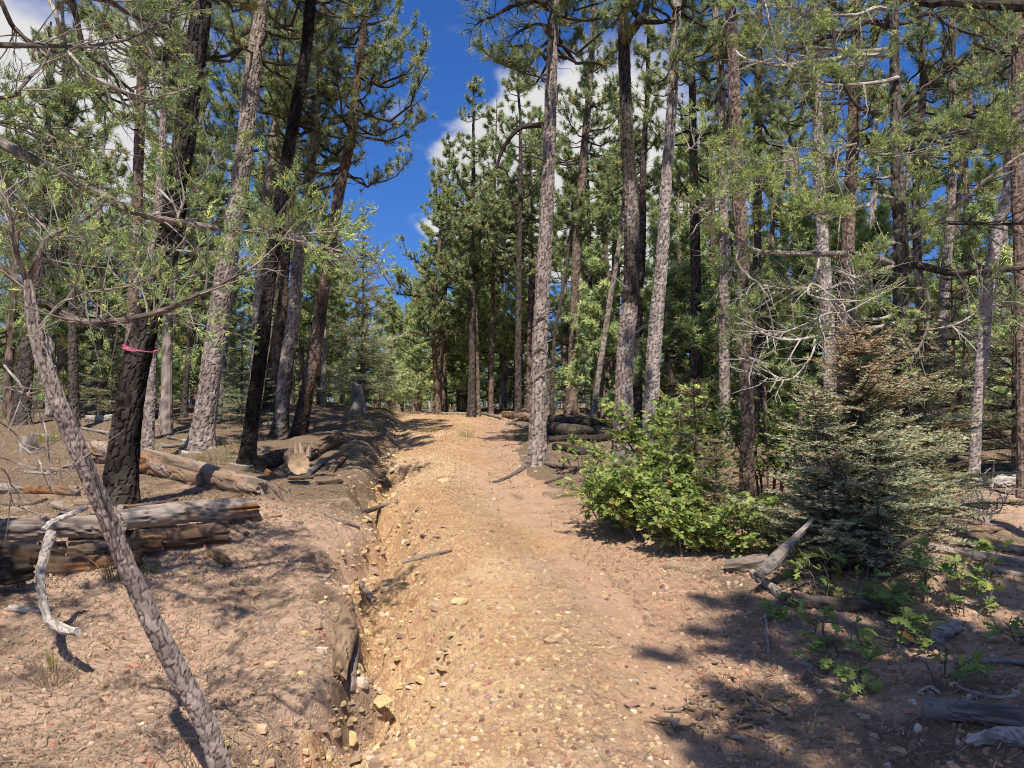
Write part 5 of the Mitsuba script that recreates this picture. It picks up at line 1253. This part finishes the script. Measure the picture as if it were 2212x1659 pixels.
ZONES = [('track', 'flat stone chip lying loose on the sunlit track', 80, lambda: (rng.uniform(840, 1320), rng.uniform(1000, 1655)), (8, 22)),
         ('gully', 'yellow stone washed out along the gully', 70, lambda: (lambda t: (np.interp(t, [930, 1000, 1150, 1300, 1450, 1640], [885, 850, 805, 800, 775, 720]) + rng.normal() * 24, t))(rng.uniform(940, 1655)), (10, 30)),
         ('shade', 'reddish stone scattered in the dappled shade by the long grey log', 80, lambda: (rng.uniform(1480, 2200), rng.uniform(1400, 1655)), (9, 26)),
         ('bank', 'small reddish stone on the bank below the log pile', 36, lambda: (rng.uniform(0, 700), rng.uniform(1330, 1655)), (8, 18))]
for zone, lab, n, where, (a_, b_) in ZONES:
    for k in range(n):
        x, y = where()
        u = rng.random()
        col = {'track': [YEL, TAN, TAN, PALEC, RED], 'gully': [YEL, YEL, TAN, BRN, PALEC], 'shade': [RED, RED, TAN, BRN, TAN], 'bank': [RED, TAN, BRN, RED, TAN]}[zone][int(u * 5)]
        rock(lab, x, y, a_ + (b_ - a_) * rng.random() ** 2, np.array(col) * rng.uniform(.8, 1.15), 5000 + k + 1000 * len(zone), rng.uniform(.16, .34), sink=.36, group={'track': 'stone chips on the track', 'gully': 'stones along the gully', 'shade': 'stones in the dappled shade', 'bank': 'stones on the bank'}[zone])


def chips(n, place, sizes, cols, weights, seed, flat=(.12, .4)):
    """Loose chips too small to pick apart, one mesh: angular flat prisms."""
    rng = np.random.default_rng(seed)
    xy = place(n, rng); n = len(xy)
    k = 6
    a = np.sort(rng.random((n, k)) * .8 + np.arange(k)[None], 1) * 2 * np.pi / k
    s_ = (sizes[0] + (sizes[1] - sizes[0]) * rng.random(n) ** 3) / 2
    rad = s_[:, None] * rng.uniform(.7, 1.15, (n, k))
    el = rng.uniform(.5, 1, n)[:, None]; rot = rng.random(n)[:, None] * 6.28
    px, py = rad * np.cos(a), rad * np.sin(a) * el
    bx, by = px * np.cos(rot) - py * np.sin(rot), px * np.sin(rot) + py * np.cos(rot)
    th = s_ * 2 * rng.uniform(*flat, n)
    tx, ty = rng.normal(size=(2, n, 1)) * .16
    z0 = G(xy[:, 0], xy[:, 1])[:, None]
    rim = np.stack([xy[:, :1] + bx, xy[:, 1:] + by, z0 + bx * tx + by * ty - .004], -1)
    top = np.stack([xy[:, :1] + bx * .86, xy[:, 1:] + by * .86, z0 + bx * tx + by * ty + th[:, None] + rng.normal(size=(n, k)) * th[:, None] * .12], -1)
    v = np.concatenate([rim, top], 1)
    j = np.arange(k); nj = (j + 1) % k
    f = np.vstack([np.stack([j, nj, k + nj], 1), np.stack([j, k + nj, k + j], 1), np.stack([np.full(k - 2, k), k + 1 + np.arange(k - 2), k + 2 + np.arange(k - 2)], 1)])
    f = (f[None] + (np.arange(n) * 2 * k)[:, None, None]).reshape(-1, 3)
    c = np.repeat(pick(cols, weights, n, rng), 2 * k, 0)
    return v.reshape(-1, 3), f, c


def on_road(n, rng):
    y = 2.6 + 27 * rng.random(n) ** 1.9
    gx, rx = left_edge(y), right_edge(y)
    t = rng.random(n)
    x = gx - .25 + (rx - gx + .1) * t
    keep = rng.random(n) < (1.0 - .6 * np.exp(-((x - (rx - .7)) / .4) ** 2)) * (.45 + .8 * meshkit.noise(np.stack([x * 1.6, y * 1.2, 0 * x], 1), 3))
    return np.stack([x, y], 1)[keep]


def in_gully(n, rng):
    y = 2.8 + 22 * rng.random(n) ** 1.5
    return np.stack([left_edge(y) + rng.normal(size=n) * .28 + .05, y], 1)


def strewn(x0, x1, y0, y1, p=1.3):
    def f(n, rng):
        y = y0 + (y1 - y0) * rng.random(n) ** p
        x = x0 + (x1 - x0) * rng.random(n)
        keep = (x < left_edge(y) - .05) | (x > right_edge(y) - .8)
        return np.stack([x, y], 1)[keep]
    return f


for lab, m in (('fine ochre gravel strewn over the track', chips(34000, on_road, (.008, .046), [YEL, TAN, PALEC, RED, BRN, [.22, .14, .095]], (.17, .45, .10, .12, .10, .06), 1, (.16, .42))),
               ('yellow rubble along the gully', chips(3200, in_gully, (.015, .11), [YEL, TAN, PALEC, BRN], (.33, .37, .08, .22), 2, (.10, .28))),
               ('reddish grit on the shaded side', chips(12000, strewn(.5, 4.4, 2.6, 8), (.008, .055), [RED, [.44, .31, .21], BRN, PALEC], (.25, .42, .27, .06), 3, (.2, .5))),
               ('reddish grit on the bank', chips(20000, strewn(-5, -.8, 2.6, 10), (.008, .040), [[.46, .33, .23], [.38, .26, .18], RED, PALEC, [.2, .14, .1]], (.42, .3, .12, .06, .10), 4, (.2, .6)))):
    tag(put(numbered('gravel'), m, 'stone'), lab, 'gravel', kind='stuff')


def litter(n, place, length, width, cols, weights, seed, lift=.006):
    """Fallen needles and shreds: thin bent strips lying about."""
    rng = np.random.default_rng(seed)
    xy = place(n, rng); n = len(xy)
    flat = np.hypot(G(xy[:, 0] + .06, xy[:, 1]) - G(xy[:, 0] - .06, xy[:, 1]), G(xy[:, 0], xy[:, 1] + .06) - G(xy[:, 0], xy[:, 1] - .06)) < .075
    xy = xy[flat]; n = len(xy)
    L = rng.uniform(*length, n); a = rng.random(n) * np.pi + .9 * (meshkit.noise(np.stack([xy[:, 0], xy[:, 1], 0 * xy[:, 0]], 1) * 1.5, 7) - .5)
    d = np.stack([np.cos(a), np.sin(a)], 1); b = rng.normal(size=(n, 1)) * .18 * L[:, None]
    pts = [xy - d * L[:, None] / 2, xy + np.stack([-d[:, 1], d[:, 0]], 1) * b, xy + d * L[:, None] / 2]
    P = np.stack([np.concatenate([q, (G(q[:, 0], q[:, 1]) + lift * rng.uniform(.2, 1.6, n))[:, None]], 1) for q in pts], 1)
    sd = np.concatenate([np.stack([-d[:, 1], d[:, 0]], 1), np.zeros((n, 1))], 1)[:, None] * (width * rng.uniform(.4, 1.1, n))[:, None, None] / 2
    v = np.concatenate([P - sd, P + sd], 1)
    q = np.array([[0, 1, 4, 3], [1, 2, 5, 4]]); f = np.vstack([q[:, [0, 1, 2]], q[:, [0, 2, 3]]])
    f = (f[None] + (np.arange(n) * 6)[:, None, None]).reshape(-1, 3)
    return v.reshape(-1, 3), f, np.repeat(pick(cols, weights, n, rng), 6, 0)


STRAW, GREYN, RUSTN = [.44, .35, .24], [.26, .215, .175], [.24, .14, .08]


def rut_litter(n, rng):
    y = 3 + 10 * rng.random(n)
    mid = right_edge(y) - 1.35
    return np.stack([mid + rng.normal(size=n) * .22, y], 1)


for lab, m in (('dry needle litter over the bank', litter(38000, strewn(-6.5, -.85, 2.6, 12), (.05, .16), .005, [STRAW, GREYN, RUSTN], (.4, .42, .18), 1, .014)),
               ('dry needle litter on the shaded side', litter(20000, strewn(.6, 6.5, 2.6, 12), (.05, .16), .005, [STRAW, GREYN, RUSTN], (.35, .4, .25), 2, .014)),
               ('grey needle drift between the ruts', litter(6000, rut_litter, (.05, .13), .003, [STRAW, GREYN], (.4, .6), 3)),
               ('needle litter and shreds on the forest floor', litter(15000, strewn(-22, 20, 9, 34, 1.0), (.12, .5), .014, [GREYN, STRAW, RUSTN, [.12, .10, .085]], (.35, .25, .2, .2), 4, .02))):
    tag(put(numbered('needle_litter'), m), lab, 'litter', kind='stuff')

# wood chips of a rotted log
rng = np.random.default_rng(1700)
for n in range(120):
    x, y = 1575 + rng.normal() * 78, 1550 + rng.normal() * 36
    b = hit(x, y); L = rng.choice([.05, .08, .12, .2], p=[.3, .35, .25, .1]) * rng.uniform(.7, 1.3); w = rng.uniform(.006, .022); a = rng.random() * np.pi
    d = np.array([math.cos(a), math.sin(a), rng.normal() * .28]); s_ = np.array([-d[1], d[0], rng.normal() * .3]) * w; up = np.array([0, 0, rng.uniform(.004, .012)])
    o = b + [0, 0, .004 + .014 * rng.random()]
    q = rng.uniform(.2, 1.1, 6)
    v = np.array([o - d * L / 2 - s_ * q[0] * .6, o - d * L * rng.uniform(.25, .45) + s_ * q[1], o + d * L * rng.uniform(-.1, .1) + s_ * q[2], o + d * L / 2 + s_ * q[3] * .25, o + d * L * rng.uniform(.3, .5) - s_ * q[4] * .3, o + d * L * rng.uniform(-.1, .1) - s_ * q[5]])
    v = np.vstack([v, v * [1, 1, 1] + up])
    k = np.arange(6); nk = (k + 1) % 6
    f = np.vstack([np.stack([k, nk, 6 + nk], 1), np.stack([k, 6 + nk, 6 + k], 1), [[6, 7, 8], [6, 8, 11], [8, 9, 10], [8, 10, 11]]])
    col = pick([[.30, .22, .14], [.24, .18, .13], [.36, .24, .11], [.34, .30, .25]], (.3, .3, .2, .2), 1, rng)[0]
    tag(put(numbered('wood_chip'), (v, f, np.broadcast_to(col, v.shape) * (.8 + .4 * rng.random((12, 1)))), 'stone'), 'rotten wood chip in the heap of chips on the shaded rut', 'wood chip', 'wood chips on the shaded rut')

# ------------------------------------------------------------------ grass, cones
def tuft(label, Dx, Dy, n, h, spread, cols, seed, name='grass_tuft', width=.006):
    rng = np.random.default_rng(seed)
    b = hit(Dx, Dy)
    a = rng.random(n) * 6.28; q = np.sqrt(rng.random(n)) * spread
    o = b + np.stack([np.cos(a) * q, np.sin(a) * q, 0 * a], 1); o[:, 2] = G(o[:, 0], o[:, 1]) - .01
    out = np.stack([np.cos(a), np.sin(a), 0 * a], 1) * rng.uniform(.1, .9, (n, 1)) + rng.normal(size=(n, 3)) * .2
    hh = h * rng.uniform(.4, 1.1, n)[:, None]
    mid = o + out * hh * .35 + np.array([0, 0, 1]) * hh * .6; tip = o + out * hh * .85 + np.array([0, 0, 1]) * hh * rng.uniform(.55, 1.0, (n, 1))
    sd = perp(unit(tip - o), rng) * width / 2
    v = np.stack([o - sd, o + sd, mid - sd * .8, mid + sd * .8, tip], 1)
    f = np.array([[0, 1, 3], [0, 3, 2], [2, 3, 4]]); f = (f[None] + (np.arange(n) * 5)[:, None, None]).reshape(-1, 3)
    c = np.repeat(pick(cols, np.ones(len(cols)), n, rng), 5, 0)
    tag(put(numbered(name), (v.reshape(-1, 3), f, c), 'leaf'), label, 'grass')


DRYG, GRN = [.40, .33, .22], [.24, .30, .05]
tuft('few fresh green grass blades rising from a dry clump on the bank', 117, 1455, 14, .26, .03, [GRN, [.3, .34, .08]], 1)
tuft('dry grey grass clump hanging down the bank', 112, 1475, 150, .16, .10, [DRYG, [.33, .28, .21]], 2, width=.004)
tuft('dry grass clump at the foot of the leaning tree', 445, 1640, 110, .14, .12, [DRYG, [.33, .28, .21]], 3, width=.004)
tuft('green grass clump behind the leaning tree by the rotten stump', 95, 955, 160, .30, .35, [GRN, [.28, .30, .08]], 4)
tuft('green grass clump on the far track', 1008, 944, 90, .28, .18, [GRN, DRYG], 5)
tuft('sparse grass at the side of the washed-out strip', 930, 935, 70, .26, .2, [GRN, DRYG], 6)
tuft('grass at the foot of the weathered grey stump', 790, 925, 120, .35, .4, [GRN, DRYG], 7, width=.01)
tuft('grass beside the trackside pine', 1130, 950, 90, .32, .25, [GRN, DRYG], 8, width=.008)
tuft('grass clump behind the rotting log', 470, 1000, 110, .3, .35, [GRN, DRYG], 9, width=.007)
tuft('grass clump beyond the flaky grey trunk', 345, 1000, 80, .28, .3, [GRN, DRYG], 10, width=.007)
tuft('thin green grass beneath the log pile', 320, 1240, 30, .2, .07, [[.16, .2, .05], GRN], 11)
tuft('dark green grass under the leaning tree', 245, 1255, 50, .25, .08, [[.12, .15, .05], DRYG], 12)
tuft('grass under the slim black pine', 500, 965, 60, .28, .3, [GRN, DRYG], 13, width=.008)
# the far wood that closes the view: past telling one tree from the next
rng = np.random.default_rng(1890)
x = rng.uniform(-120, 120, 9000); y = rng.uniform(78, 118, 9000)
top = 3.0 + 5.0 * meshkit.fbm(np.stack([x * .12, y * .05, 0 * x], 1), 4, 17)
C = np.stack([x, y, G(x, y, False) + top * rng.random(9000) ** .8], 1)
far = needles(C, unit(rng.normal(size=C.shape) * [1, 1, .4] + [0, 0, .5]), np.full(len(C), .85), 9, .16, pick(PINE_COLS, PINE_W, len(C), rng), rng, spread=(10, 115), back=.3)
st = np.stack([x[:420], y[:420], G(x[:420], y[:420], False) - .2], 1)
poles = tubes(np.stack([st, st + [0, 0, 3], st + [.1, 0, 7]], 1), np.array([[.14, .11, .05]]) * np.ones((420, 1)), 5, [.16, .125, .105], rng)
tag(put('distant_forest', join([far, poles]), 'needle'), 'far-off pine wood that closes the view behind the stands', 'forest', kind='stuff')

rng = np.random.default_rng(1900)
parts = []
for n, x0, x1, y0, y1, h in ((2600, -9, 1.5, 29, 44, .38), (1500, -26, -5, 15, 34, .32), (900, 1, 18, 16, 32, .30)):
    x, y = rng.uniform(x0, x1, n), rng.uniform(y0, y1, n)
    keep = (meshkit.noise(np.stack([x * .5, y * .5, 0 * x], 1), 9) > .5) & ((y > 33) | (x < left_edge(y) - .4) | (x > right_edge(y) + .3))
    x, y = x[keep], y[keep]; n = len(x)
    o = np.stack([x, y, G(x, y) - .02], 1)
    tip = o + np.stack([rng.normal(size=n) * .1, rng.normal(size=n) * .1, h * rng.uniform(.5, 1.2, n)], 1)
    sd = np.stack([np.ones(n), rng.normal(size=n) * .5, 0 * x], 1) * .010
    v = np.stack([o - sd, o + sd, tip], 1).reshape(-1, 3)
    parts.append((v, np.arange(3 * n).reshape(-1, 3), np.repeat(pick([[.34, .34, .12], [.24, .29, .07], DRYG], (.4, .3, .3), n, rng), 3, 0)))
tag(put('grass', join(parts), 'leaf'), 'thin yellow-green grass in patches at the top of the track and between the trunks', 'grass', kind='stuff')


def cone(label, Dx, Dy, size, seed):
    rng = np.random.default_rng(seed); b = hit(Dx, Dy); key = numbered('pine_cone')
    c = b + [0, 0, size * .42]
    ax = unit(rng.normal(size=3) * [1, 1, .3]); A = np.cross(ax, [0, 0, 1.]); A /= np.linalg.norm(A); B = np.cross(ax, A)
    body = trimesh.creation.icosphere(2, 1.0); bv = np.array(body.vertices) * [size * .28, size * .28, size * .46]
    put(key + '__core', (c + bv[:, :1] * A + bv[:, 1:2] * B + bv[:, 2:] * ax, np.array(body.faces), np.broadcast_to([.10, .075, .06], bv.shape)))
    vs, cs = [], []
    for k in range(70):
        t = (k + .5) / 70; z = (t - .5) * size * .9; rr = size * .27 * math.sqrt(max(.06, 1 - (2 * t - 1) ** 2)); an = k * 2.4
        o = math.cos(an) * A + math.sin(an) * B; s_ = -math.sin(an) * A + math.cos(an) * B
        p = c + ax * z + o * rr; e = p + o * size * .17 + ax * size * .07
        vs += [p - s_ * size * .05, p + s_ * size * .05, e + s_ * size * .06, e - s_ * size * .06]
    v = np.array(vs); qd = np.arange(len(v)).reshape(-1, 4)
    put(key + '__scales', (v, np.vstack([qd[:, [0, 1, 2]], qd[:, [0, 2, 3]]]), np.array([.36, .31, .26]) * rng.uniform(.6, 1.3, (len(v), 1))), 'stone')
    tag(key + '__scales', kind='stuff')
    tag(key, label, 'pine cone')


cone('grey pine cone lying by the bleached crooked branch', 180, 1272, .085, 1)
cone('open dark pine cone near the frame below the log pile', 42, 1278, .10, 2)
cone('small brown cone on the track near the far rut', 905, 1020, .08, 3)

HIDE = None
